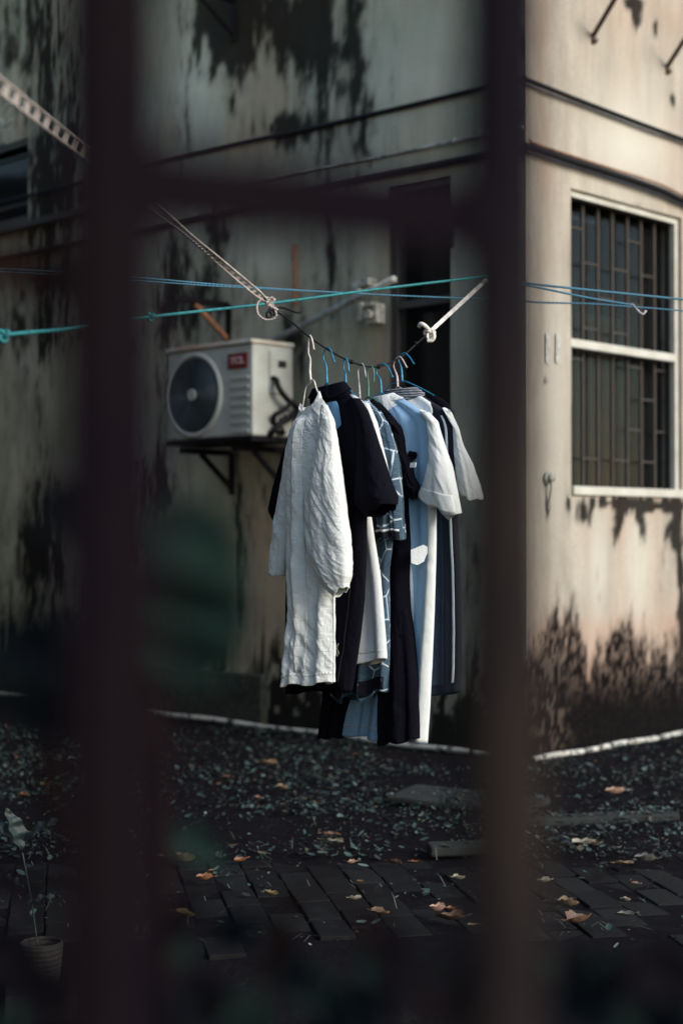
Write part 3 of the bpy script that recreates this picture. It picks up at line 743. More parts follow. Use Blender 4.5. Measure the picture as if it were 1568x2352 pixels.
# ------------------------------------------------------------------ single fallen leaves
LC = {'orange': (0.30, 0.13, 0.06), 'tan': (0.30, 0.20, 0.12), 'pale': (0.42, 0.37, 0.28), 'brown': (0.17, 0.09, 0.055),
      'ochre': (0.30, 0.22, 0.09), 'green': (0.07, 0.10, 0.06), 'grey': (0.15, 0.14, 0.12), 'pink': (0.46, 0.27, 0.20)}
LM = {}
for k_, c_ in LC.items():
    m = NT('fallen_leaf_' + k_); co = m.coord(); wv_ = m.noise(co, 60, 5, .6)
    c_ = tuple(v * .80 for v in c_); m.col(m.mix(m.ramp(wv_, [(0.4, 0.0), (0.7, 1.0)]), c_, tuple(v * .45 for v in c_))); m.rough(.6); m.bump(wv_, .6, .003); LM[k_] = m.m
def fallen(px, py, wpx, colr, label, curl=.12, lift=0.004, seed=0):
    p = onground(px, py, lift); k = FPX / p.y; L_ = wpx / k / 2; rd = random.Random(seed * 7 + 1)
    ang = rd.uniform(-.7, .7) + (math.pi if rd.random() < .5 else 0); b = MB(); nu, nv = 11, 7
    ax = Vector((math.cos(ang), math.sin(ang), 0)); ay = Vector((-ax.y, ax.x, 0)); vs = []; wr_ = rd.uniform(.38, .6); tw = rd.uniform(-.5, .5); ph = rd.uniform(0, 6)
    for i in range(nu):
        u = -1 + 2 * i / (nu - 1); hw = (max(0, 1 - u * u)) ** .6 * (1 - .25 * u) * (1 + .12 * math.sin(u * 9 + ph))
        for j in range(nv):
            v = -1 + 2 * j / (nv - 1)
            z = L_ * (curl * 1.6 * u * u + (curl * 2.4) * v * v * hw + tw * .35 * u * v + .05 * math.sin(6 * v + 4 * u + ph)) + L_ * .1
            vs.append(p + ax * (u * L_) + ay * (v * hw * wr_ * L_) + Vector((0, 0, z)))
    zmin = min(v.z for v in vs); vs = [v - Vector((0, 0, zmin - lift)) for v in vs]
    fs = [(i * nv + j, i * nv + j + 1, (i + 1) * nv + j + 1, (i + 1) * nv + j) for i in range(nu - 1) for j in range(nv - 1)]
    b.add(vs, fs)
    e = p - ax * L_; e.z = vs[3].z; b.tube([vs[3], vs[3] - ax * (L_ * .25), vs[3] - ax * (L_ * .5) + Vector((0, 0, L_ * .1))], .0012, 5)
    b.build('fallen_leaf', LM[colr], smooth=True, label=label, cat='leaf', group='fallen leaves on the ground')
LEAVES = [
 (368, 1967, 30, 'pale', 'thin pale sliver of a leaf just right of the left fence bar'), (422, 1980, 60, 'tan', 'large dull tan leaf under the blurred green leaf'),
 (552, 1979, 34, 'orange', 'bright orange leaf at the edge of the paving, left half'), (483, 2000, 16, 'orange', 'small orange leaf beside the large dull tan leaf'),
 (470, 2022, 38, 'orange', 'narrow orange leaf folded along its rib on the left paving'), (623, 2057, 34, 'ochre', 'crumpled yellowish leaf in the middle of the left paving'),
 (424, 2106, 64, 'ochre', 'long flat ochre leaf, lowest bright leaf on the left'), (603, 2150, 26, 'green', 'small rounded grey green leaf at the front of the paving'),
 (555, 2146, 26, 'green', 'small flat green leaf left of the rounded grey green one'), (753, 1919, 32, 'pink', 'pinkish leaf above the long pale one at the top of the paving'),
 (764, 1935, 50, 'pale', 'long pale leaf lying at the top of the paving'), (807, 1983, 22, 'pink', 'little pinkish leaf standing on edge on the mid paving'),
 (906, 1983, 34, 'brown', 'reddish brown leaf at the paving edge beneath the clothes'), (952, 1981, 22, 'orange', 'small orange leaf right of the reddish brown one'),
 (826, 2026, 12, 'orange', 'tiny orange leaf scrap on a lighter paver'), (815, 2067, 30, 'pale', 'pale split leaf left of the tan leaf in the middle'),
 (873, 2101, 52, 'tan', 'broad tan leaf with a curled tip in the middle of the paving'), (1003, 2094, 40, 'pink', 'cupped pink orange leaf standing up near the right fence bar'),
 (1038, 2094, 30, 'orange', 'small curled leaf between the cupped leaf and the fence bar'), (1034, 2113, 66, 'brown', 'large flat brown leaf in front of the cupped leaf'),
 (1088, 2126, 30, 'tan', 'small tan leaf scrap right of the large flat brown leaf'), (1054, 2021, 28, 'pale', 'narrow pale leaf alone on the right of the mid paving'),
 (615, 1757, 40, 'tan', 'blurred tan leaf high in the litter on the left'), (524, 1788, 34, 'brown', 'blurred brown leaf in the dark litter'),
 (649, 1813, 26, 'tan', 'small blurred tan leaf in the litter'), (595, 1836, 22, 'pink', 'small pale pink leaf in the litter'),
 (821, 1735, 24, 'brown', 'brown leaf right under the hanging garments'), (1135, 1802, 34, 'pink', 'upright pink leaf on the slab by the right fence bar'),
 (1411, 1823, 44, 'pink', 'pink leaf lying on pale debris below the sunlit wall'), (1341, 1941, 56, 'pale', 'long pale leaf on the right hand paving'),
 (1432, 1985, 44, 'tan', 'dark curled tan leaf, left of the long grey one'), (1480, 1979, 50, 'grey', 'long grey leaf on the right hand paving'),
 (1246, 2027, 34, 'pale', 'pale leaf half hidden by the right fence bar'), (1453, 2030, 26, 'pink', 'small pink leaf in the middle of the right hand paving'),
 (1306, 2082, 48, 'tan', 'curled fan shaped tan leaf on the right hand paving'), (1329, 2119, 76, 'brown', 'largest brown leaf, veined, in front of the fan shaped one'),
 (1434, 2104, 44, 'grey', 'flat dull grey leaf near the paving front on the right'), (1438, 2070, 20, 'pale', 'tiny pale leaf scrap above the flat dull grey leaf'),
 (57, 1828, 22, 'orange', 'small orange leaf at the far left above the dark plant'), (107, 1806, 32, 'tan', 'tan leaf at the far left, beyond the small orange one')]
for i, (x, y, wd, cl, lb) in enumerate(LEAVES):
    fallen(x, y, wd, cl, lb, curl=.10 + .25 * ((i * 37 % 10) / 10), lift=.004 if y > 1900 else .03, seed=i)
for i, (x, y, wd, cl, lb) in enumerate([(1368, 2256, 34, 'brown', 'dim brown leaf in the dark gutter before the paving'), (1531, 2250, 30, 'tan', 'dim tan leaf at the right edge below the paving'),
                                        (1556, 2297, 44, 'ochre', 'yellow pointed leaf in the bottom right corner')]):
    fallen(x, y, wd, cl, lb, curl=.3, lift=-.105, seed=60 + i)

# ------------------------------------------------------------------ pot and little plant, bottom left
dP = 3.95; zP = at(95, 2268, dP).z
pb = onplane(95, 2268, Vector((0, 0, zP)), Vector((0, 0, 1)))
b = MB(); b.frame_box(Vector((pb.x, pb.y, (zP - .11) / 2 - .001)), Vector((1, .2, 0)).normalized(), Vector((-.2, 1, 0)).normalized(), Vector((0, 0, 1)), .09, .06, (zP + .109) / 2 )
b.build('loose_brick', pv.m, bevel=.004, label='dark loose brick under the ribbed pot', cat='brick')
k = FPX / dP; r0 = 46 / k; hP = 104 / k
pot = MB(); n, mR = 40, 44; vs = []; fs = []
for i in range(mR):
    v = i / (mR - 1); rr = r0 * (0.80 + 0.22 * v - .06 * max(0, v - .85)) * (1 + .030 * math.sin(v * 2 * math.pi * 9))
    for j in range(n):
        a = 2 * math.pi * j / n; vs.append(pb + Vector((rr * math.cos(a), rr * math.sin(a), hP * v)))
for i in range(mR - 1):
    for j in range(n):
        a = 2 * math.pi * (j + .5) / n; cz = i / (mR - 1)
        if math.hypot((a - 1.5 * math.pi - .15) * 1.0, cz * 1.6) < .33: continue
        fs.append((i * n + j, i * n + (j + 1) % n, (i + 1) * n + (j + 1) % n, (i + 1) * n + j))
pot.add(vs, fs)
pmt = NT('speckled_stoneware'); co = pmt.coord(); pmt.col(pmt.mix(pmt.ramp(pmt.noise(co, 190, 4, .7), [(0.44, 0.0), (0.56, 1.0)]), (0.030, 0.027, 0.021), (0.006, 0.005, 0.006))); pmt.rough(.9); pmt.bump(pmt.noise(co, 200, 3), .6, .002)
pot.build('flower_pot', pmt.m, smooth=True, solid=.006, label='small ribbed speckled pot with an arched cut in its foot', cat='flower pot')
def bigleaf(mb_, base, tip, width, droop=.1, up=Vector((0, -.5, 1)), nu=16, nv=7, mi=0):
    ax = tip - base; L_ = ax.length; a = ax.normalized(); s_ = a.cross(up).normalized(); n_ = s_.cross(a); vs = []
    for i in range(nu):
        u = i / (nu - 1); hw = max(0.02, math.sin(math.pi * min(1, u * 1.0)) ** .75) * (1.15 - .5 * u) * width
        if i in (0, nu - 1): hw = width * .02
        for j in range(nv):
            v = -1 + 2 * j / (nv - 1)
            vs.append(base + a * (u * L_) + s_ * (v * hw) + n_ * (abs(v) * hw * .35 + droop * L_ * math.sin(math.pi * u) + .006 * math.sin(u * 21 + v)))
    mb_.add(vs, [(i * nv + j, i * nv + j + 1, (i + 1) * nv + j + 1, (i + 1) * nv + j) for i in range(nu - 1) for j in range(nv - 1)], mi)
leafm = simple('dark_green_leaf', (0.012, 0.026, 0.028), 0.6, c2=(0.007, 0.015, 0.015), scale=20, bump=.3)
pt = empty('seedling', pb + Vector((0, 0, hP * .4)), 'dark broad leaved seedling rising from the ribbed pot at the left', 'plant')
b = MB(); st0 = at(88, 2190, dP + .02); st1 = at(52, 1958, dP)
b.tube(smooth_pts([st0, (st0 + st1) / 2 + Vector((.004, 0, 0)), st1], 6), .0022, 6); b.build('stem', leafm, pt, smooth=True)
for (bx, by, tx, ty, wd) in ((58, 1932, 152, 1880, .017), (50, 1950, 12, 1855, .024), (50, 1952, -30, 1880, .018), (60, 2080, 140, 2060, .012), (55, 2040, -10, 2010, .012)):
    b = MB(); bigleaf(b, at(bx, by, dP), at(tx, ty, dP - .02), wd); b.build('leaf', leafm, pt, smooth=True)

# ------------------------------------------------------------------ garments
AL = R(50)
GU = Vector((math.cos(AL), -math.sin(AL), 0)); GN = Vector((-math.sin(AL), -math.cos(AL), 0))
def hang_d(x): return 4.16 + (x - 714) / 216 * 0.28

DIAG = 0.6
class Loft:
    """a flattened cloth tube through rows (xl, yl, xr, yr, half_thickness, front_drop) measured in the picture and carried onto the garment's own upright plane"""
    def __init__(s, P0, rows, off=0.0, folds=0.010, nf=3.0, seed=0, wr=0.003, nrow=100, ncol=96, flat=0.85, hemwave=1.0, u=GU, n=GN, ridge=None, udip=False):
        s.n = n; s.u = u; diag = DIAG; rows = [tuple(r) + (0.0,) * (6 - len(r)) for r in rows]
        Lp = [onplane(r[0], r[1], P0 + n * off, n) for r in rows]; Rp = [onplane(r[2], r[3], P0 + n * off, n) for r in rows]
        t = [0.0]
        for i in range(1, len(rows)): t.append(t[-1] + (((Lp[i] + Rp[i]) - (Lp[i - 1] + Rp[i - 1])) / 2).length + 1e-4)
        t = np.array(t); s.len = t[-1]; T = np.linspace(0, t[-1], nrow); s.nrow = nrow; s.ncol = ncol
        def itp(v):
            v = np.array(v, float); y = np.stack([np.interp(T, t, v[:, k]) for k in range(v.shape[1])], 1)
            K = max(1, nrow // 28); ker = np.hanning(2 * K + 3)[1:-1]; ker /= ker.sum()
            yy = np.stack([np.convolve(np.pad(y[:, k], K, mode='reflect', reflect_type='odd'), ker, 'valid') for k in range(y.shape[1])], 1); return yy
        Lq = itp([tuple(a) for a in Lp]); Rq = itp([tuple(a) for a in Rp]); bq = itp([(r[4], r[5]) for r in rows])
        C = (Lq + Rq) / 2; Hv = (Rq - Lq) / 2; a0 = np.linalg.norm(Hv, axis=1); hd = Hv / a0[:, None]
        b_ = np.minimum(bq[:, 0], 0.62 * a0 / math.tan(AL)) ; a = np.sqrt(np.maximum(a0 ** 2 - (b_ * math.tan(AL)) ** 2, 1e-6))
        th = np.linspace(0, 2 * math.pi, ncol, endpoint=False); cx = np.cos(th); sy = np.sign(np.sin(th)) * np.abs(np.sin(th)) ** flat
        vv = T / t[-1]; P = np.zeros((nrow, ncol, 3)); nn = np.array(n)
        Xn = cx[None, :] * np.ones((nrow, 1)); V = vv[:, None] * np.ones((1, ncol)); A = a[:, None]
        amp = folds * (0.25 + 0.75 * V ** 0.8) * np.minimum(1, A / 0.05)
        wob = 0.5 * np.sin(V * 5 + seed)
        fold = amp * (np.sin(math.pi * nf * Xn + seed * 1.7 + wob) + 0.5 * np.sin(math.pi * nf * 1.9 * Xn + seed * 3.1 - wob * 1.4) + .3 * np.sin(math.pi * nf * 3.3 * Xn + seed + 2 * wob))
        uu = Xn * A; ll = V * s.len; ca, sa = math.cos(diag), math.sin(diag)
        p_ = uu * ca - ll * sa; q_ = uu * sa + ll * ca; sd_ = (sy[None, :] > 0) * 31.0
        rid = lambda fx, fy, k: 1 - np.abs(2 * fbm(p_ * fx + 40 + sd_, q_ * fy + 9, seed + k, 3) - 1) * 2.2
        ww = wr * (1.1 * rid(34, 4, 3) * fbm(uu * 9 + 3, ll * 6, seed + 8, 2) * 1.6 + .8 * (fbm(uu * 14 + 40, ll * 8 + sd_, seed + 5, 3) - .5) + .35 * rid(70, 20, 6))
        nrm = (fold * (1 - .35 * np.abs(Xn)) + ww * np.abs(sy)[None, :])
        if ridge:
            x0_, h_ = ridge; rx = np.where(Xn < x0_, (Xn + 1) / (1 + x0_), (1 - Xn) / (1 - x0_)); nrm = nrm + h_ * (np.maximum(rx, 0) - .45) * (sy[None, :] > 0) * np.abs(sy)[None, :] ** .5 * sstep(0.0, .12, V)
        P = C[:, None, :] + hd[:, None, :] * (a[:, None] * Xn)[..., None] + nn[None, None, :] * (b_[:, None] * sy[None, :] + nrm)[..., None]
        P[..., 2] -= bq[:, 1][:, None] * np.where(sy > 0, sy, sy * (-.75 if udip else .35))[None, :]
        P[..., 2] += (V ** 14) * hemwave * 0.004 * np.sin(Xn * 7 + seed)
        s.P = P; s.V = V; s.A = a
        s.uv = np.stack([th[None, :] / (2 * math.pi) * 2.2 * np.mean(a) * 2 * np.ones((nrow, 1)), V * s.len], -1)
    def mesh(s, name, mat, parent, solid=.0016, **tags):
        mb_ = MB(); nr, nc = s.nrow, s.ncol
        fs = [(i * nc + j, i * nc + (j + 1) % nc, (i + 1) * nc + (j + 1) % nc, (i + 1) * nc + j) for i in range(nr - 1) for j in range(nc)]
        mb_.add(s.P.reshape(-1, 3).tolist(), fs); mb_.uv = s.uv.reshape(-1, 2).tolist()
        return mb_.build(name, mat, parent, smooth=True, solid=solid, **tags)
    def surf(s, x, v, off=0.0):        # front surface point at -1..1 across, 0..1 down
        th = math.acos(max(-1, min(1, x))) if x <= 1 else 2 * math.pi - (x - 1) * 2; j = th / (2 * math.pi) * s.ncol; i = v * (s.nrow - 1)
        i0 = int(min(i, s.nrow - 2)); j0 = int(j) % s.ncol; fi, fj = i - i0, j - int(j); j1 = (j0 + 1) % s.ncol
        p = (s.P[i0, j0] * (1 - fi) + s.P[i0 + 1, j0] * fi) * (1 - fj) + (s.P[i0, j1] * (1 - fi) + s.P[i0 + 1, j1] * fi) * fj
        c = s.P[i0].mean(0); side = Vector(p - c).normalized()
        out = (Vector(s.n) * .8 + Vector(s.u) * (x * .6)).normalized()
        return Vector(p) + out * off
    def patch(s, name, mat, parent, x0, x1, v0, v1, off=.0025, nu=10, nv=80, solid=.0012, **tags):
        f0 = x0 if callable(x0) else (lambda v: x0); f1 = x1 if callable(x1) else (lambda v: x1)
        mb_ = MB(); vs = []
        for i in range(nv):
            v = v0 + (v1 - v0) * i / (nv - 1)
            for j in range(nu): vs.append(s.surf(f0(v) + (f1(v) - f0(v)) * j / (nu - 1), v, off))
        mb_.add(vs, [(i * nu + j, i * nu + j + 1, (i + 1) * nu + j + 1, (i + 1) * nu + j) for i in range(nv - 1) for j in range(nu - 1)])
        return mb_.build(name, mat, parent, smooth=True, solid=solid, **tags)

def crinkled(name, c, emb=False):
    m = NT(name); co = m.coord(scale=(1, 1, .55), rot=(.3, .9, .2)); c0 = m.coord()
    f1 = m.noise(co, 20, 5, .55, 1.2); f2 = m.noise(co, 62, 4, .6, .8); f3 = m.noise(m.coord(scale=(.5, .5, 1.6)), 34, 3, .5, .5)
    r1 = m.math('ABSOLUTE', m.math('SUBTRACT', f1, .5)); r2 = m.math('ABSOLUTE', m.math('SUBTRACT', f3, .5))
    h = m.math('ADD', m.math('MULTIPLY', r1, 2.2), m.math('ADD', m.math('MULTIPLY', r2, 1.3), m.math('MULTIPLY', f2, .5)))
    m.col(m.mix(m.ramp(f1, [(.3, 0.), (.75, 1.)]), c, tuple(v * .93 for v in c))); m.rough(.85); m.p.inputs['Specular IOR Level'].default_value = .2
    m.bump(h, .40, .010); return m.m
WHITE = crinkled('crinkled_white_linen', (0.66, 0.68, 0.67))
m = NT('embroidered_white'); c0 = m.coord()
vo = m.n('TexVoronoi', feature='DISTANCE_TO_EDGE'); vo.inputs['Scale'].default_value = 95; m.l(c0, vo.inputs['Vector'])
nz = m.noise(m.coord(scale=(1, 1, .5), rot=(.4, 1.0, 0)), 90, 4, .6, 1.5)
m.col(m.mix(m.ramp(vo.outputs[0], [(.0, 1.), (.14, 0.)]), (0.66, 0.68, 0.69), (0.74, 0.76, 0.75))); m.rough(.85)
m.bump(m.math('ADD', m.math('MULTIPLY', nz, 1.2), m.ramp(vo.outputs[0], [(.0, 1.), (.2, 0.)])), .55, .005); EMB = m.m
BLACK = cloth('black_jersey', (0.0055, 0.0055, 0.0095), .45, 16, stretch=(1, 1, .3)).m
BLACK2 = cloth('black_crepe', (0.0050, 0.0048, 0.0085), .4, 14, stretch=(1, 1, .25)).m
PLAINW = cloth('white_cotton', (0.64, 0.66, 0.66), .25, 12).m
PALEB = cloth('pale_blue_cotton', (0.26, 0.42, 0.60), .3, 9, stretch=(1, 1, .3)).m
OFFW = cloth('off_white_and_lit_twill', (0.66, 0.68, 0.67), .3, 10).m
CHAR = cloth('charcoal_knit', (0.030, 0.036, 0.050), .3, 12, stretch=(1, 1, .25)).m
GREYS = cloth('dark_slate', (0.020, 0.022, 0.030), .3, 12, stretch=(1, 1, .25)).m
BLUEL = cloth('blue_lining', (0.10, 0.22, 0.36), .2, 12).m
m = NT('striped_collar_knit'); w_ = m.n('TexWave', wave_type='BANDS', bands_direction='Z'); w_.inputs['Scale'].default_value = 42; w_.inputs['Distortion'].default_value = 1.2
m.l(m.coord(), w_.inputs['Vector']); m.col(m.mix(m.ramp(w_.outputs['Fac'], [(.55, 0.), (.75, 1.)]), (0.045, 0.05, 0.06), (0.24, 0.25, 0.28))); m.rough(.9); COLLK = m.m
m = NT('printed_denim_jersey'); uvm = m.coord('UV')
vo = m.n('TexVoronoi', feature='DISTANCE_TO_EDGE', voronoi_dimensions='2D'); vo.inputs['Scale'].default_value = 14.5; vo.inputs['Randomness'].default_value = .95; m.l(uvm, vo.inputs['Vector'])
sl2 = m.noise(m.coord('UV', scale=(1, 6, 1)), 60, 4, .65); bgc = m.mix(m.ramp(sl2, [(.35, 0.), (.7, 1.)]), (0.016, 0.040, 0.070), (0.065, 0.115, 0.165))
m.col(m.mix(m.ramp(vo.outputs[0], [(.024, 1.), (.038, 0.)]), bgc, (0.42, 0.50, 0.56))); m.rough(.9); m.bump(m.noise(m.coord(), 22, 5), .3, .01); DENIM = m.m

# --- hangers: wire bent from hook tip round to the neck, then the shoulder arms
def hanger(xr, mat, hook, right, left, label, r=.0021):
    d = hang_d(xr); P0 = onplane(xr, 840, Vector((0, d, 0)), Vector((0, 1, 0)))
    root_b = MB()
    def q(pt, o=0.0): return onplane(pt[0], pt[1], P0 + GN * o, GN)
    hp = [q(p) for p in hook]
    b = MB(); pts = smooth_pts(hp, 8); nh = len(pts)
    cum = [0]; [cum.append(cum[-1] + (pts[i] - pts[i - 1]).length) for i in range(1, nh)]
    # twisted neck on the last third
    rad = [r * (1.0 + (.55 + .3 * math.sin(c * 700)) * float(sstep(.62, .78, c / cum[-1]))) for c in cum]
    b.tube(pts, r, 10, radii=rad)
    b.tube([pts[0], pts[0] + (pts[0] - pts[1]).normalized() * .001], r * 1.6, 8)
    neck = hp[-1]
    hk = b
    arms = MB(); rp = [q(p) for p in right]; lp = [q(p) for p in left]
    arms.tube(smooth_pts([neck + Vector((0, 0, .004))] + rp, 6), r, 8); arms.tube(smooth_pts([neck + Vector((0, 0, .004))] + lp, 6), r, 8)
    arms.tube(smooth_pts([rp[-1], (rp[-1] + lp[-1]) / 2 + Vector((0, 0, -.004)), lp[-1]], 6), r, 8)
    root = empty('hanger', neck, label, 'hanger', 'wire hangers on the clothes line')
    hk.build('hook', M[mat], root, smooth=True); arms.build('shoulder_wire', M[mat], root, smooth=True)
    return P0

PH = {}
PH[1] = hanger(714, 'wire_white', [(720.6, 802), (718, 786), (714.4, 774), (711, 770.5), (709, 780), (708, 809), (712.4, 825), (711.5, 852), (714, 876)],
      [(721, 875), (729, 899), (752, 945)], [(711, 881), (702, 891), (696, 927), (688, 960)], 'white wire hanger carrying the white embroidered blouse')
PH[2] = hanger(752, 'wire_blue', [(768, 832), (760.3, 807), (754.4, 798.5), (748.6, 800), (742.7, 813), (743, 827), (748.6, 840.5), (750.5, 883)],
      [(775, 900), (828, 932)], [(735, 900), (690, 960)], 'blue wire hanger carrying the black collared shirt')
PH[3] = hanger(791, 'wire_blue', [(801, 853), (798.4, 833), (794.5, 823), (790.6, 826.5), (788.6, 844), (793, 860), (793.5, 890)],
      [(812, 905), (845, 940)], [(780, 905), (740, 950)], 'blue wire hanger just behind the black shirt collar')
PH[4] = hanger(829, 'wire_grey', [(839.4, 866), (836.5, 846), (831.6, 835.6), (825.7, 838.5), (821.8, 852), (823.8, 879.5), (825.7, 907), (826.7, 922)],
      [(845, 930), (885, 985)], [(812, 935), (780, 985)], 'grey wire hanger with a dark hook tip, middle of the line')
PH[5] = hanger(851, 'wire_green', [(858, 877), (858, 852), (853, 841), (847.2, 843), (843.3, 856), (845.3, 883), (845.3, 914)],
      [(868, 925), (905, 985)], [(835, 925), (800, 985)], 'green wire hanger, the only one')
PH[6] = hanger(872, 'wire_blue', [(901.3, 865.5), (891, 844), (880.4, 835.6), (873.6, 836.6), (865.8, 844), (864.8, 860), (872.6, 872), (875.5, 905)],
      [(884, 907), (950, 945)], [(860, 911), (845, 935)], 'blue wire hanger carrying the pale blue coat')
PH[7] = hanger(911, 'wire_pink', [(933.3, 843.4), (924.6, 827), (917.7, 819.5), (911, 822), (905, 832.7), (904, 844), (911, 864), (913, 891)],
      [(935, 900), (1010, 945)], [(900, 900), (870, 930)], 'pale pink wire hanger carrying the charcoal and white top')
PH[8] = hanger(930, 'wire_blue', [(949.6, 835), (939.2, 819), (929.4, 811.5), (920.7, 815), (914.8, 826.8), (920.7, 844), (923.6, 878)],
      [(942, 880.5), (997, 909), (1030, 940)], [(905, 880.5), (893, 887), (872, 915)], 'blue wire hanger with bare shoulders, farthest along the line')

def garment(k, name, label, cat, group=None):
    return empty(name, PH[k] + Vector((0, 0, -.5)), label, cat, group)
def G(k): return PH[k]

# 1 white blouse
g1 = garment(1, 'blouse', 'white embroidered long blouse with gathered sleeves, front of the row', 'blouse')
body = Loft(G(1), [(690, 934, 736, 908, .016, .036), (683, 945, 752, 925, .020, .026), (674, 968, 762, 960, .026), (664, 1010, 770, 1005, .028), (657, 1060, 776, 1060, .03),
                   (651, 1130, 780, 1130, .03), (649, 1210, 778, 1210, .03), (653, 1300, 772, 1300, .03), (660, 1380, 770, 1378, .03), (660, 1440, 772, 1440, .032),
                   (654, 1500, 773, 1500, .034), (651, 1574, 773, 1568, .038)], folds=.012, nf=1.7, seed=2, wr=.0040, nrow=230, ncol=220, ridge=(-.12, .042), udip=True)
body.mesh('body', WHITE, g1)
body.patch('embroidery', EMB, g1, lambda v: -.92 + max(0, v - .14) * 5, lambda v: -.20 - v * 1.2, .035, .235, off=.0012, nu=24, nv=40, solid=0)
body.patch('embroidery', EMB, g1, lambda v: .14 - v * .2, lambda v: .80 - v * 3.2, .035, .22, off=.0012, nu=24, nv=40, solid=0)
body.patch('hem', EMB, g1, -.97, .97, .962, .970, off=.0015, nu=40, nv=4, solid=.0008)
body.patch('placket', WHITE, g1, lambda v: -.14 + .16 * v, lambda v: .12 + .20 * v, .06, .955, off=.004)
slv = Loft(G(1), [(738, 930, 752, 930, .012), (736, 960, 767, 962, .022), (730, 1015, 776, 1015, .03), (716, 1080, 786, 1090, .032), (701, 1150, 796, 1165, .034),
                  (702, 1215, 806, 1232, .036), (710, 1278, 810, 1285, .036), (733, 1335, 809, 1318, .032), (757, 1362, 801, 1335, .020), (770, 1371, 800, 1343, .024)],
           off=.026, folds=.0028, nf=1.6, seed=5, wr=.0055, nrow=200, ncol=200)
slv.mesh('sleeve', WHITE, g1)
slv.patch('embroidery', EMB, g1, lambda v: -.95, lambda v: .62 - max(0, v - .08) * 9, .03, .22, off=.0012, nu=20, nv=40, solid=0)
sl2_ = Loft(G(1), [(668, 985, 690, 985, .014), (656, 1050, 684, 1050, .022), (643, 1130, 672, 1130, .024), (630, 1206, 664, 1208, .026), (625, 1265, 660, 1270, .026), (620, 1305, 657, 1318, .02), (618, 1313, 655, 1326, .022)],
            off=-.006, folds=.004, nf=2.0, seed=8, wr=.005, nrow=120, ncol=110)
sl2_.mesh('sleeve', WHITE, g1)
nk = Loft(G(1), [(690, 938, 739, 914, .016, .036), (688, 930, 737, 903, .016, .034), (687, 927, 735, 899, .0155, .034)], udip=True, folds=0, wr=.0005, nrow=14, ncol=64)
nk.mesh('collar', WHITE, g1, solid=.003)

# 2 black shirt with a folded collar
g2 = garment(2, 'collared_shirt', 'black short sleeved shirt with a stand-up folded collar behind the white blouse', 'shirt')
body2 = Loft(G(2), [(722, 920, 800, 905, .018, .012), (702, 945, 822, 925, .022), (684, 985, 836, 970, .024), (672, 1060, 840, 1060, .025), (664, 1180, 843, 1180, .026),
                    (660, 1300, 842, 1290, .026), (658, 1390, 838, 1380, .028), (656, 1480, 827, 1476, .03), (655, 1592, 808, 1586, .032, -.006)], folds=.009, nf=2.4, seed=11, wr=.002)
body2.mesh('body', BLACK, g2)
s2r = Loft(G(2), [(800, 915, 826, 915, .012), (812, 945, 846, 944, .026), (822, 985, 861, 986, .032), (822, 1055, 884, 1055, .038), (818, 1110, 902, 1112, .04), (816, 1160, 914, 1136, .044, 0), (842, 1194, 913, 1152, .040, 0)],
           off=.012, folds=.003, nf=1.4, seed=3, wr=.002)
s2r.mesh('sleeve', BLACK, g2)
s2l = Loft(G(2), [(682, 960, 705, 955, .012), (664, 1000, 690, 1000, .02), (645, 1060, 680, 1060, .024), (628, 1120, 668, 1120, .026), (617, 1170, 662, 1178, .028), (631, 1200, 662, 1205, .024)], off=-.004, folds=.005, nf=2, seed=6, wr=.002)
s2l.mesh('sleeve', BLACK, g2)
c2 = Loft(G(2), [(712, 922, 806, 905, .020, .014), (714, 905, 796, 884, .019, .006), (720, 893, 788, 876, .018, .004), (718, 892, 791, 875, .021, .006), (708, 912, 806, 897, .029, .016)], folds=.001, wr=.001, nrow=40, ncol=96, seed=1)
c2.mesh('collar', BLACK, g2, solid=.002)
body2.patch('blue_placket', BLUEL, g2, lambda v: .0, lambda v: .52 - .35 * max(0, (v - .10) / .05), .012, .15, off=.004, nu=14, nv=40)
body2.patch('placket_seam', cloth('grey_piping', (0.06, 0.06, 0.07)).m, g2, lambda v: .84 - .1 * v, lambda v: .855 - .1 * v, .5, .97, off=.003, nu=3)
b = MB(); b.tube(smooth_pts([at(772, 1485, 4.14), at(777, 1478, 4.13), at(774, 1490, 4.13), at(778, 1500, 4.13), at(773, 1507, 4.14), at(776, 1496, 4.13)], 8), .0006, 5)
b.build('loose_thread', M['wire_white'], g1, smooth=True)

# 3 white T-shirt showing below the black sleeve
g3 = garment(3, 'tshirt', 'plain white T-shirt whose hem shows between the black and the blue patterned shirts', 'T-shirt')
body3 = Loft(G(3), [(765, 912, 810, 904, .012, .008), (740, 940, 840, 925, .016), (715, 990, 862, 972, .018), (706, 1060, 860, 1060, .02), (706, 1180, 852, 1180, .022), (706, 1250, 862, 1250, .022),
            (706, 1320, 873, 1318, .024), (708, 1406, 881, 1406, .025), (710, 1500, 890, 1500, .028), (712, 1545, 891, 1515, .030, -.004)], folds=.009, nf=2.7, seed=14, wr=.002); body3.mesh('body', PLAINW, g3)
body3.patch('hem', cloth('hem_fold', (0.50, 0.51, 0.52)).m, g3, -.97, .98, .945, .952, off=.0018, nu=30, nv=4)
Loft(G(3), [(828, 925, 846, 926, .01), (838, 965, 866, 970, .018), (842, 1040, 884, 1045, .022), (842, 1110, 900, 1112, .022)], folds=.003, seed=3).mesh('sleeve', PLAINW, g3)

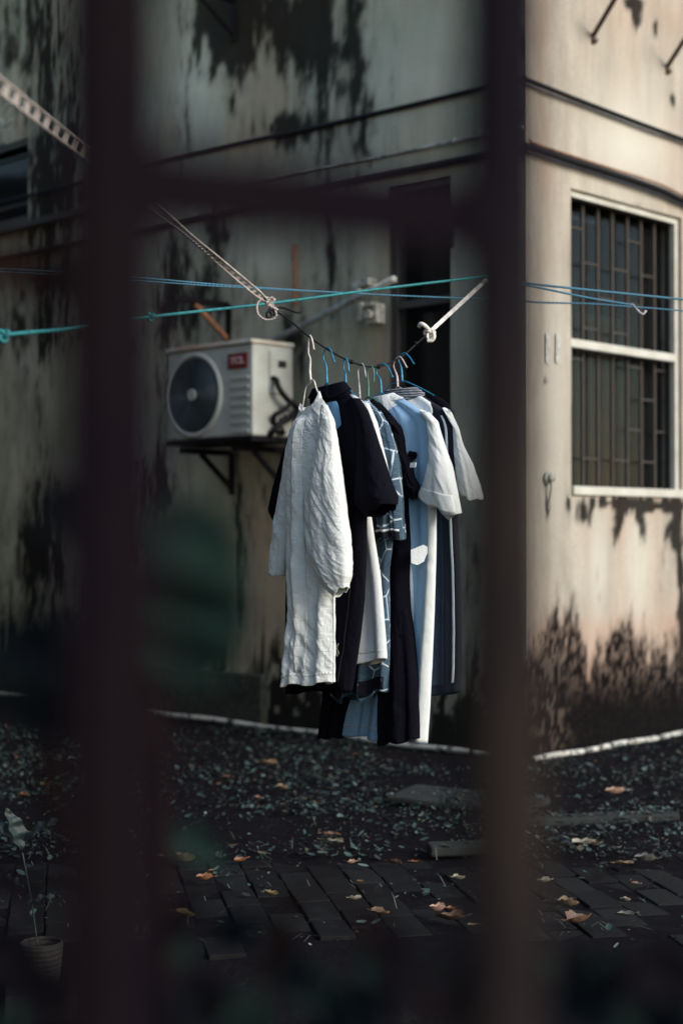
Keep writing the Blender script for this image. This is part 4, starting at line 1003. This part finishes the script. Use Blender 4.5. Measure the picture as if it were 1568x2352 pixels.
# 4 patterned denim-blue shirt
g4 = garment(4, 'patterned_shirt', 'blue mottled shirt printed with white crossing lines', 'shirt')
body4 = Loft(G(4), [(806, 930, 846, 922, .014, .01), (786, 955, 872, 940, .02), (768, 1000, 892, 985, .022), (760, 1100, 900, 1100, .024), (758, 1250, 905, 1245, .025),
                    (758, 1320, 897, 1310, .026), (760, 1400, 899, 1400, .028), (762, 1500, 900, 1500, .03), (766, 1606, 897, 1592, .034, .004)], folds=.010, nf=3.2, seed=21, wr=.0035, hemwave=3)
body4.mesh('body', DENIM, g4)
s4 = Loft(G(4), [(856, 940, 874, 945, .012), (866, 975, 896, 980, .022), (868, 1030, 911, 1028, .028), (868, 1064, 919, 1062, .03), (868, 1120, 925, 1120, .03), (868, 1180, 929, 1180, .031), (869, 1242, 934, 1236, .033)], off=.014, folds=.006, nf=2.6, seed=4, wr=.004)
s4.mesh('sleeve', DENIM, g4)
s4.patch('cuff', cloth('black_white_cuff', (0.012, 0.012, 0.018)).m, g4, -.97, .97, .945, .995, off=.002, nu=24, nv=6)
s4.patch('cuff_piping', PLAINW, g4, -.97, .97, .925, .94, off=.003, nu=24, nv=3)
body4.patch('hem_band', cloth('black_hem', (0.012, 0.012, 0.018)).m, g4, -.97, .97, .94, .99, off=.002, nu=30, nv=6)
c4 = Loft(G(4), [(806, 935, 852, 928, .018, .01), (814, 926, 846, 919, .014, .004)], folds=0, wr=.001, nrow=10, ncol=60); c4.mesh('collar', DENIM, g4, solid=.003)

# 5 black jumpsuit
g5 = garment(5, 'jumpsuit', 'long black garment with crumpled cap sleeves and two wide legs', 'jumpsuit')
body5 = Loft(G(5), [(822, 925, 860, 915, .012, .006), (806, 945, 886, 938, .016), (796, 985, 914, 975, .02), (790, 1030, 922, 1022, .02), (786, 1100, 934, 1100, .022), (782, 1250, 941, 1250, .024), (776, 1335, 938, 1335, .026), (772, 1400, 941, 1400, .028), (770, 1460, 950, 1460, .03)],
             folds=.007, nf=2.4, seed=31, wr=.002); body5.mesh('body', BLACK2, g5)
Loft(G(5), [(862, 1400, 940, 1395, .022), (868, 1470, 953, 1470, .03), (869, 1560, 961, 1560, .034), (868, 1640, 964, 1640, .036), (869, 1712, 965, 1698, .038)], off=.002, folds=.008, nf=2.2, seed=33, wr=.002).mesh('trouser_leg', BLACK2, g5)
Loft(G(5), [(765, 1400, 862, 1400, .022), (756, 1500, 848, 1500, .026), (745, 1590, 812, 1590, .024), (737, 1650, 797, 1650, .026), (732, 1694, 789, 1694, .028)], off=-.004, folds=.007, nf=2.2, seed=35, wr=.002).mesh('trouser_leg', BLACK2, g5)
Loft(G(5), [(884, 945, 900, 955, .01), (896, 965, 924, 985, .024), (904, 1000, 930, 1002, .022), (908, 1040, 934, 1040, .02), (912, 1058, 948, 1060, .024), (922, 1100, 955, 1095, .026), (935, 1124, 966, 1120, .022), (928, 1145, 955, 1143, .016)], off=.01, folds=.006, nf=3, seed=37, wr=.006, nrow=90).mesh('sleeve', BLACK2, g5)
b = MB(); c = at(944, 1052, hang_d(851) - .12); 
for k_ in range(3): b.tube(smooth_pts([c + Vector((random.uniform(-.012, .012), random.uniform(-.01, .01), random.uniform(-.016, .016))) for _ in range(5)], 6), .006, 8)
b.build('ruffle', BLACK2, g5, smooth=True)
b = MB(); c = at(948, 1068, hang_d(851) - .18); b.frame_box(c, GU, GN, Vector((.15, 0, 1)).normalized(), .011, .0010, .0065); b.build('care_label', PLAINW, g5)

# 6 pale blue coat
g6 = garment(6, 'coat', 'long pale blue coat with white collar, wide sleeve coloured sunlit white and white front band', 'coat')
body6 = Loft(G(6), [(858, 922, 925, 915, .018, .012), (846, 950, 962, 938, .024), (838, 985, 998, 965, .028), (836, 1040, 1002, 1030, .028), (834, 1120, 1003, 1120, .03), (832, 1250, 1005, 1250, .03),
                    (826, 1400, 1002, 1400, .032), (812, 1520, 997, 1520, .036), (798, 1620, 992, 1620, .038), (789, 1684, 987, 1705, .042)], folds=.013, nf=2.4, seed=41, wr=.002, nrow=130, ncol=120, ridge=(.35, .02))
body6.mesh('body', PALEB, g6)
s6 = Loft(G(6), [(962, 940, 985, 948, .014), (980, 965, 1005, 968, .026), (986, 1010, 1020, 1016, .026), (984, 1060, 1038, 1070, .028), (974, 1105, 1050, 1124, .030), (965, 1128, 1056, 1160, .030, .002), (964, 1136, 1060, 1184, .030, .006)], off=.016, folds=.002, nf=1.4, seed=44, wr=.003)
s6.mesh('sleeve', OFFW, g6)  # sleeve whiter than the body: the light on it is put into the colour
s6.patch('cuff', OFFW, g6, -.97, .97, .86, .99, off=.004, nu=24, nv=10)
b = MB(); P_ = [(1000, 1161), (1022, 1170), (1050, 1172), (1057, 1176), (1028, 1194), (1012, 1178)]
b.add([onplane(x, y, G(6) + GN * .01, GN) for x, y in P_] + [onplane(x, y, G(6) - GN * .004, GN) for x, y in P_], [(0, 1, 2, 3, 4, 5), (11, 10, 9, 8, 7, 6)] + [(i, (i + 1) % 6, 6 + (i + 1) % 6, 6 + i) for i in range(6)])
b.build('sleeve_lining', PLAINW, g6)
c6 = Loft(G(6), [(860, 922, 926, 914, .018, .008), (862, 912, 902, 903, .016, .004), (858, 912, 904, 901, .022, .006), (853, 930, 930, 924, .034, .026)], folds=.001, wr=.002, nrow=36, ncol=90, seed=2); c6.mesh('collar', OFFW, g6, solid=.002)
seam = cloth('stitched_seam', (0.40, 0.47, 0.54)).m
body6.patch('hem', seam, g6, -.97, .98, .962, .968, off=.0018, nu=30, nv=4)
body6.patch('front_band', OFFW, g6, lambda v: .885, lambda v: 1.35, .30, .998, off=.003, nu=14)
body6.patch('front_pleat', cloth('paler_blue', (0.58, 0.65, 0.71)).m, g6, lambda v: .44 + .06 * math.sin(v * 9), lambda v: .44 + .06 * math.sin(v * 9) + .20 * math.sin(math.pi * (v - .38) / .44), .385, .815, off=.003, nu=10)
b = MB(); P_ = [(943, 1263), (972, 1251), (981, 1256), (981, 1270), (973, 1290), (958, 1298), (944, 1293)]
TN = Vector((.45, -1, 0)).normalized(); TP = onplane(962, 1275, G(6) + GN * .050, GN)
b.add([onplane(x, y, TP, TN) for x, y in P_] + [onplane(x, y, TP - TN * .003, TN) for x, y in P_], [tuple(range(7)), tuple(range(13, 6, -1))] + [(i, (i + 1) % 7, 7 + (i + 1) % 7, 7 + i) for i in range(7)])
b.build('belt_tab', cloth('tab_cotton', (0.50, 0.53, 0.54)).m, g6)

# 7 charcoal and white top
g7 = garment(7, 'tracksuit_top', 'long charcoal garment with white shoulders, white sleeve and thin white side stripe', 'jacket')
body7 = Loft(G(7), [(884, 912, 968, 905, .018, .012), (876, 935, 990, 922, .024), (870, 965, 1024, 940, .028), (868, 1000, 1042, 975, .028), (868, 1060, 1046, 1055, .03), (868, 1150, 1052, 1150, .03), (870, 1300, 1056, 1300, .03),
                    (872, 1450, 1058, 1450, .032), (874, 1540, 1058, 1540, .034), (876, 1600, 1056, 1592, .036)], folds=.009, nf=2.6, seed=51, wr=.002)
body7.mesh('body', GREYS, g7)
body7.patch('white_yoke', OFFW, g7, lambda v: -.98, lambda v: min(.99, 1.02 - max(0, v - .035) * 5.2), .005, .15, off=.003, nu=30, nv=40)
body7.patch('side_panel', CHAR, g7, .50, .74, .30, .97, off=.002)
body7.patch('side_stripe', PLAINW, g7, .905, .945, .10, .965, off=.004, nu=4)
s7 = Loft(G(7), [(1018, 935, 1036, 948, .012), (1040, 975, 1052, 985, .018), (1042, 1020, 1066, 1028, .020), (1046, 1060, 1087, 1068, .022), (1050, 1100, 1102, 1116, .022), (1053, 1122, 1109, 1142, .022, .002), (1056, 1128, 1110, 1152, .022, .003)], off=.004, folds=.003, nf=1.6, seed=52, wr=.004)
s7.mesh('sleeve', OFFW, g7)
c7 = Loft(G(7), [(882, 920, 975, 908, .022, .010), (884, 905, 966, 896, .020, .004), (888, 897, 952, 889, .018, .002), (886, 898, 956, 889, .024, .004), (876, 918, 975, 906, .032, .014)], folds=.001, wr=.002, nrow=40, ncol=90, seed=2); c7.mesh('collar', COLLK, g7, solid=.003)

# 8 black vest, last
g8 = garment(8, 'vest', 'black sleeveless garment at the far end of the row, only its shoulder showing', 'vest')
Loft(G(8), [(905, 925, 1000, 908, .012, .006), (895, 950, 1030, 925, .02), (893, 985, 1042, 955, .022), (895, 1040, 1040, 1040, .024), (895, 1200, 1040, 1200, .026), (895, 1400, 1042, 1400, .028), (895, 1560, 1044, 1560, .03)], folds=.009, nf=2.4, seed=61, wr=.002).mesh('body', BLACK, g8)

# ------------------------------------------------------------------ clothes line, straps and ropes
def ln(name, pts, r, mat, label, cat, strands=0, twist=900, n=12, parent=None, amp=.22, sm=10, group=None):
    b = MB(); P = smooth_pts([at(x, y, d) for x, y, d in pts], sm)
    if strands:                        # resample finely so the lay of the rope shows
        cum = [0.0]
        for i in range(1, len(P)): cum.append(cum[-1] + (P[i] - P[i - 1]).length)
        m_ = max(40, int(cum[-1] / .0022)); m_ = min(m_, 1600); A = np.array([tuple(p) for p in P]); T = np.linspace(0, cum[-1], m_)
        P = [Vector(v) for v in np.stack([np.interp(T, cum, A[:, k]) for k in range(3)], 1)]
    b.tube(P, r, n, strands=strands, twist=twist, amp=amp)
    return b.build(name, M[mat], parent, smooth=True, **({} if parent else dict(label=label, cat=cat, group=group)))
def knot(name, x, y, d, r, rt, mat, parent):
    b = MB(); c = at(x, y, d); pts = []
    for k in range(61):
        t = 2 * math.pi * k / 60; pts.append(c + Vector(((math.sin(t) + 2 * math.sin(2 * t)) * r / 3, -math.sin(3 * t) * r / 2.4, (math.cos(t) - 2 * math.cos(2 * t)) * r / 3)))
    b.tube(pts, rt, 8); return b.build(name, M[mat], parent, smooth=True)
def dl(x): return hang_d(x) 
cl = empty('clothes_line', at(828, 838, dl(828)), 'thin black cable sagging under the row of hangers', 'clothes line')
ln('cable', [(x, y, dl(x)) for x, y in ((622, 712), (640, 719), (664.6, 735.5), (709.5, 773), (749.5, 801), (793.5, 825.5), (828.6, 838.5), (848, 842), (875.5, 840.5), (914.6, 824), (932.4, 811), (956, 790), (985, 764))], .0026, 'cable', '', '', parent=cl)
ln('cable_end', [(x, y, dl(x) - .01) for x, y in ((628, 718), (636, 708), (650, 707), (668, 713), (682, 718), (691, 717))], .0030, 'cable', '', '', parent=cl)
ln('cable_end', [(x, y, dl(x) - .012) for x, y in ((634, 716), (620, 712), (612, 722), (616, 732), (624, 724), (618, 712), (630, 708), (638, 716), (628, 724))], .0030, 'cable', '', '', parent=cl)
for x, y in ((807, 831), (869, 842), (955, 789)):
    b = MB(); c = at(x, y, dl(x)); b.tube([c + Vector((-.005, 0, .001)), c, c + Vector((.005, 0, -.001))], .0062, 10); b.build('wire_binding', M['cable'], cl, smooth=True)

# woven white strap, upper left
sp = empty('woven_strap', at(628, 704, dl(625)), 'dirty white woven strap slanting up to the left from the clothes line', 'strap')
path = smooth_pts([at(x, y, d) for x, y, d in ((-420, -130, 1.9), (-120, 95, 2.3), (0, 195, 2.5), (165, 328, 2.85), (370, 489, 3.4), (480, 580, 3.8), (560, 648, 3.93), (628, 704, 4.04))], 40)
cA, cB, rg = [], [], MB(); cum = 0
for i, p in enumerate(path):
    t_ = (path[min(i + 1, len(path) - 1)] - path[max(i - 1, 0)]).normalized(); s1_ = t_.cross(Vector((0, 1, 0))).normalized(); s2_ = t_.cross(s1_)
    px_i = W / 2 + FPX * (p.x / p.y)
    tw = 0.25 + 1.25 * math.exp(-((px_i - 430) / 70) ** 2) ; hw = .0080 if px_i > 250 else .0105
    dv = (s1_ * math.cos(tw) + s2_ * math.sin(tw)) * hw * (1 if px_i < 590 else max(.25, (632 - px_i) / 42))
    cA.append(p + dv); cB.append(p - dv)
def dense(P, step=.0016):
    A = np.array([tuple(p) for p in P]); c = np.concatenate([[0], np.cumsum(np.linalg.norm(np.diff(A, axis=0), axis=1))]); T = np.arange(0, c[-1], step)
    return [Vector(v) for v in np.stack([np.interp(T, c, A[:, k]) for k in range(3)], 1)]
dA, dB = dense(cA), dense(cB); 
for P in (dA, dB):
    b = MB(); b.tube(P, .0024, 8, strands=2, twist=900, amp=.3); b.build('cord', M['white_rope'], sp, smooth=True)
nn_ = min(len(dA), len(dB)); step_ = 15
i = 0
while i < nn_ - 40:
    far_ = W / 2 + FPX * dA[i].x / dA[i].y > 250; j = i + (7 if far_ else 15); i_next = i + (15 if far_ else 30)
    nr_ = (dA[i] - dB[i]).cross(dA[j] - dA[i]).normalized() * .0006
    q = [dB[i], dA[i], dA[j], dB[j]]
    rg = MB(); rg.hexa([v - nr_ for v in q] + [v + nr_ for v in q]); rg.build('rung', M['white_rope'], sp); i = i_next
knot('knot', 617, 692, 4.02, .013, .0035, 'white_rope', sp)
ln('loop', [(x, y, 4.0) for x, y in ((603, 684), (591, 698), (592, 720), (606, 733), (622, 734), (634, 726), (632, 712))], .0028, 'white_rope', '', '', strands=2, twist=800, parent=sp, amp=.3)
ln('tail', [(x, y, 4.0) for x, y in ((612, 695), (622, 684), (630, 690), (618, 700), (638, 712))], .0035, 'white_rope', '', '', strands=2, twist=800, parent=sp, amp=.3)

# white tie at the far end of the line
st = empty('white_tie', at(985, 765, dl(985)), 'plain white strap tied to the far end of the clothes line', 'strap')
b = MB(); A_, B_ = at(985, 764, dl(985)), at(1118, 642, dl(1118) + .1); dr = (B_ - A_).normalized(); sd = dr.cross(Vector((0, 1, 0))).normalized()
b.frame_box((A_ + B_) / 2, sd, dr.cross(sd), dr, .0060, .0012, (B_ - A_).length / 2); b.build('band', M['wire_white'], st, bevel=.0006)
knot('knot', 986, 768, dl(985) - .01, .016, .0042, 'wire_white', st)
ln('tail', [(985, 758, 4.5), (975, 748, 4.48), (966, 744, 4.48), (962, 750, 4.49)], .0062, 'wire_white', '', '', parent=st)
ln('tail', [(992, 760, 4.5), (997, 772, 4.49), (992, 782, 4.49), (980, 783, 4.49)], .0050, 'wire_white', '', '', parent=st)

KX, KY, KD = 1122, 638, 4.75
tr_ = empty('teal_rope', at(345, 728, 3.7), 'twisted teal rope with small knots crossing the picture under the blue rope', 'rope')
ln('rope', [(-300, 830, 2.6), (0, 772, 3.05), (150, 756, 3.3), (345, 728, 3.7), (620, 697, 4.15), (870, 664, 4.5), (KX, KY - 4, KD), (1240, 655, 4.85), (1568, 689, 5.2), (1900, 725, 5.6)][:7], .0037, 'teal_rope', '', '', strands=3, twist=520, parent=tr_)
knot('knot', 8, 770, 3.05, .012, .0045, 'teal_rope', tr_); knot('knot', 346, 727, 3.7, .009, .0042, 'teal_rope', tr_)
ln('tail', [(KX, KY - 2, KD), (1132, 668, KD), (1146, 698, KD)], .0036, 'teal_rope', '', '', strands=3, twist=520, parent=tr_)
br_ = empty('blue_rope', at(870, 676, 5.0), 'pale blue cord crossing behind the teal rope', 'rope')
for dy, rr in ((0, .0025), (7, .0021)):
    ln('cord', [(-300, 606 + dy, 4.1), (60, 620 + dy, 4.3), (320, 638 + dy, 4.5), (480, 652 + dy * .6, 4.7), (600, 661 + dy * .3, 4.8), (870, 677, 5.0), (1165, 689, 5.2), (1236, 694 + dy * .2, 5.25), (1360, 698, 5.3), (1440, 704, 5.35), (1568, 714, 5.5), (1900, 745, 5.8)], rr, 'blue_rope', '', '', strands=2, twist=420, parent=br_)
ln('rope', [(KX, KY, KD), (1236, 654, 4.9), (1400, 671, 5.1), (1568, 688, 5.3), (1900, 722, 5.7)], .0036, 'blue_rope', 'upper blue rope crossing the barred window', 'rope', strands=3, twist=420, group='blue ropes before the barred window')
ln('rope', [(KX, KY + 3, KD), (1236, 661, 4.9), (1350, 684, 5.05), (1455, 701, 5.2)], .0031, 'blue_rope', 'short blue rope slanting down to the small knot before the barred window', 'rope', strands=3, twist=420, group='blue ropes before the barred window')
b = MB(); b.tube(smooth_pts([at(1450, 699, 5.2), at(1462, 712, 5.18), at(1474, 722, 5.18), at(1482, 714, 5.19)], 6), .0045, 8)
b.build('rag_strip', M['wire_grey'], smooth=True, label='scrap of white plastic tied on the blue ropes', cat='rag')

# ------------------------------------------------------------------ iron fence before the camera
FA = at(252, 412, .44); FB = at(1156, 514, .54); fd = (FB - FA); fd.z = 0; fl = fd.length; fd.normalize(); fnrm = Vector((-fd.y, fd.x, 0))
rb = NT('upright_rust_and_lit_tone'); tcx = rb.n('TexCoord'); sx = rb.n('SeparateXYZ'); rb.l(tcx.outputs['Object'], sx.inputs[0])
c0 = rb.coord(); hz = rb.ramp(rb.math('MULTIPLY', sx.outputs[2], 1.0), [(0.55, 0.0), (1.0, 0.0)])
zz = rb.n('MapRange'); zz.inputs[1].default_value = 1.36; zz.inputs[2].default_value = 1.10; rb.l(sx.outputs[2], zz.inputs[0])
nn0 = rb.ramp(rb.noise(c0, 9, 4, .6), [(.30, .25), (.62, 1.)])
rb.col(rb.mix(rb.math('MULTIPLY', zz.outputs[0], nn0), (0.0060, 0.0042, 0.0072), (0.024, 0.0185, 0.0145))); rb.rough(.85); rb.p.inputs['Specular IOR Level'].default_value = .04  # browner downward: rust, with the lit side's tone painted in
rb.bump(rb.noise(c0, 60, 4), .5, .004); RUST_LIT = rb.m
fence = empty('iron_fence', Vector((FA.x, FA.y, -.1)), 'dark rusty iron fence, out of focus, with two uprights and a cross rail', 'fence')
zr_ = FA.z
for k_ in range(-4, 7):
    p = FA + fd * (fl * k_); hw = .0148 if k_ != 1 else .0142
    b = MB(); b.frame_box(Vector((p.x, p.y, .95)), fd, fnrm, Vector((0, 0, 1)), hw, .008, 1.05); b.build('upright', M['rusty_bar'] if k_ != 1 else RUST_LIT, fence, bevel=.003)
b = MB(); p0 = FA - fd * (fl * 4.3); p1 = FA + fd * (fl * 6.3)
for z in (0.25, 1.9):
    b2 = MB(); b2.bar(Vector((p0.x, p0.y, z)) + fnrm * .018, Vector((p1.x, p1.y, z)) + fnrm * .013, .0040, .0100); b2.build('rail', M['rusty_bar'], fence, bevel=.002)
b.bar(FA + fd * .0153, Vector((FB.x, FB.y, FB.z)) - fd * .0147, .0030, .0128)
b.build('rail', M['rusty_bar'], fence, bevel=.002)

# shrub between the fence and the yard
lf = simple('foreground_leaf', (0.014, 0.032, 0.027), 0.75, c2=(0.009, 0.022, 0.019), scale=18, bump=.2, spec=.1)
lf2 = simple('foreground_leaf_dark', (0.004, 0.007, 0.010), 0.8, scale=18, bump=.2, spec=.05)
stem = simple('reddish_stem', (0.012, 0.006, 0.005), 0.9, spec=.05)
shr = empty('shrub', at(380, 1900, .80), 'blurred dark green shrub leaves just behind the fence', 'shrub')
shr.location.z = -.1
b = MB()
b.tube(smooth_pts([Vector((at(380, 1900, .80).x, .80, -.1)), at(385, 2100, .80), at(350, 1700, .76), at(372, 1450, .74), at(420, 1240, .72)], 8), .0042, 8)
b.tube(smooth_pts([Vector((at(380, 1900, .80).x, .80, -.1)), at(300, 2200, .80), at(120, 1900, .76), at(90, 1500, .74)], 8), .0035, 8)
b.tube(smooth_pts([Vector((at(380, 1900, .80).x, .80, -.1)), at(600, 2350, .80), at(1000, 2330, .80), at(1250, 2320, .80)], 8), .003, 8)
b.build('stem', stem, shr, smooth=True)
FL = [((370, 1180), (560, 1330), .026, .95, 0), ((420, 1580), (470, 1190), .030, .97, 0), ((470, 1560), (530, 1250), .026, .99, 0), ((400, 1540), (560, 1500), .020, 1.03, 0), ((370, 1890), (520, 1985), .017, 1.5, 0),
      ((60, 1700), (220, 1400), .03, .95, 1), ((0, 1450), (170, 1560), .028, .95, 1), ((60, 690), (190, 590), .016, .8, 2), ((-40, 600), (110, 660), .016, .8, 2),
      ((600, 2200), (760, 2290), .018, 1.2, 1), ((900, 2300), (700, 2360), .02, 1.0, 1), ((1260, 2250), (1420, 2370), .02, 1.0, 1), ((480, 2150), (640, 2120), .016, 1.3, 1),
      ((1050, 2230), (1160, 2290), .014, 1.2, 1), ((300, 2350), (480, 2300), .022, 1.0, 1), ((1480, 2390), (1600, 2300), .02, 1.0, 1), ((90, 1130), (220, 1260), .02, .95, 1)]
FL += [((-60, 2120), (120, 2300), .022, 1.3, 3), ((120, 2330), (20, 2160), .020, 1.25, 3), ((-30, 1990), (90, 2080), .016, 1.3, 3)]
rr_ = random.Random(12)
for k_ in range(44):
    x_ = -60 + 1700 * (k_ + rr_.random()) / 44; y_ = rr_.uniform(2190, 2400) + (0 if 500 < x_ < 1500 else -60); a__ = rr_.uniform(-2.6, -.5)
    if x_ < 330: y_ = rr_.uniform(2370, 2460); a__ = rr_.uniform(-.6, .1)
    l_ = rr_.uniform(120, 210); FL.append(((x_, y_), (x_ + l_ * math.cos(a__), y_ + l_ * .7 * math.sin(a__)), rr_.uniform(.012, .020), rr_.uniform(.95, 1.45), 3 if k_ % 4 else 0))
lms = [lf, lf2, simple('rust_brown_leaf', (0.016, 0.007, 0.006), 0.8, spec=.05), simple('foreground_leaf_dusky', (0.0075, 0.0060, 0.0095), 0.85, spec=.05)]
for (a_, t_, wd, d_, mi) in FL:
    d_ *= .72; wd *= .72
    b = MB(); bigleaf(b, at(*a_, d_), at(*t_, d_ - .01), wd, droop=.05, up=Vector((0, -1, .3))); b.build('leaf', lms[mi], shr, smooth=True)
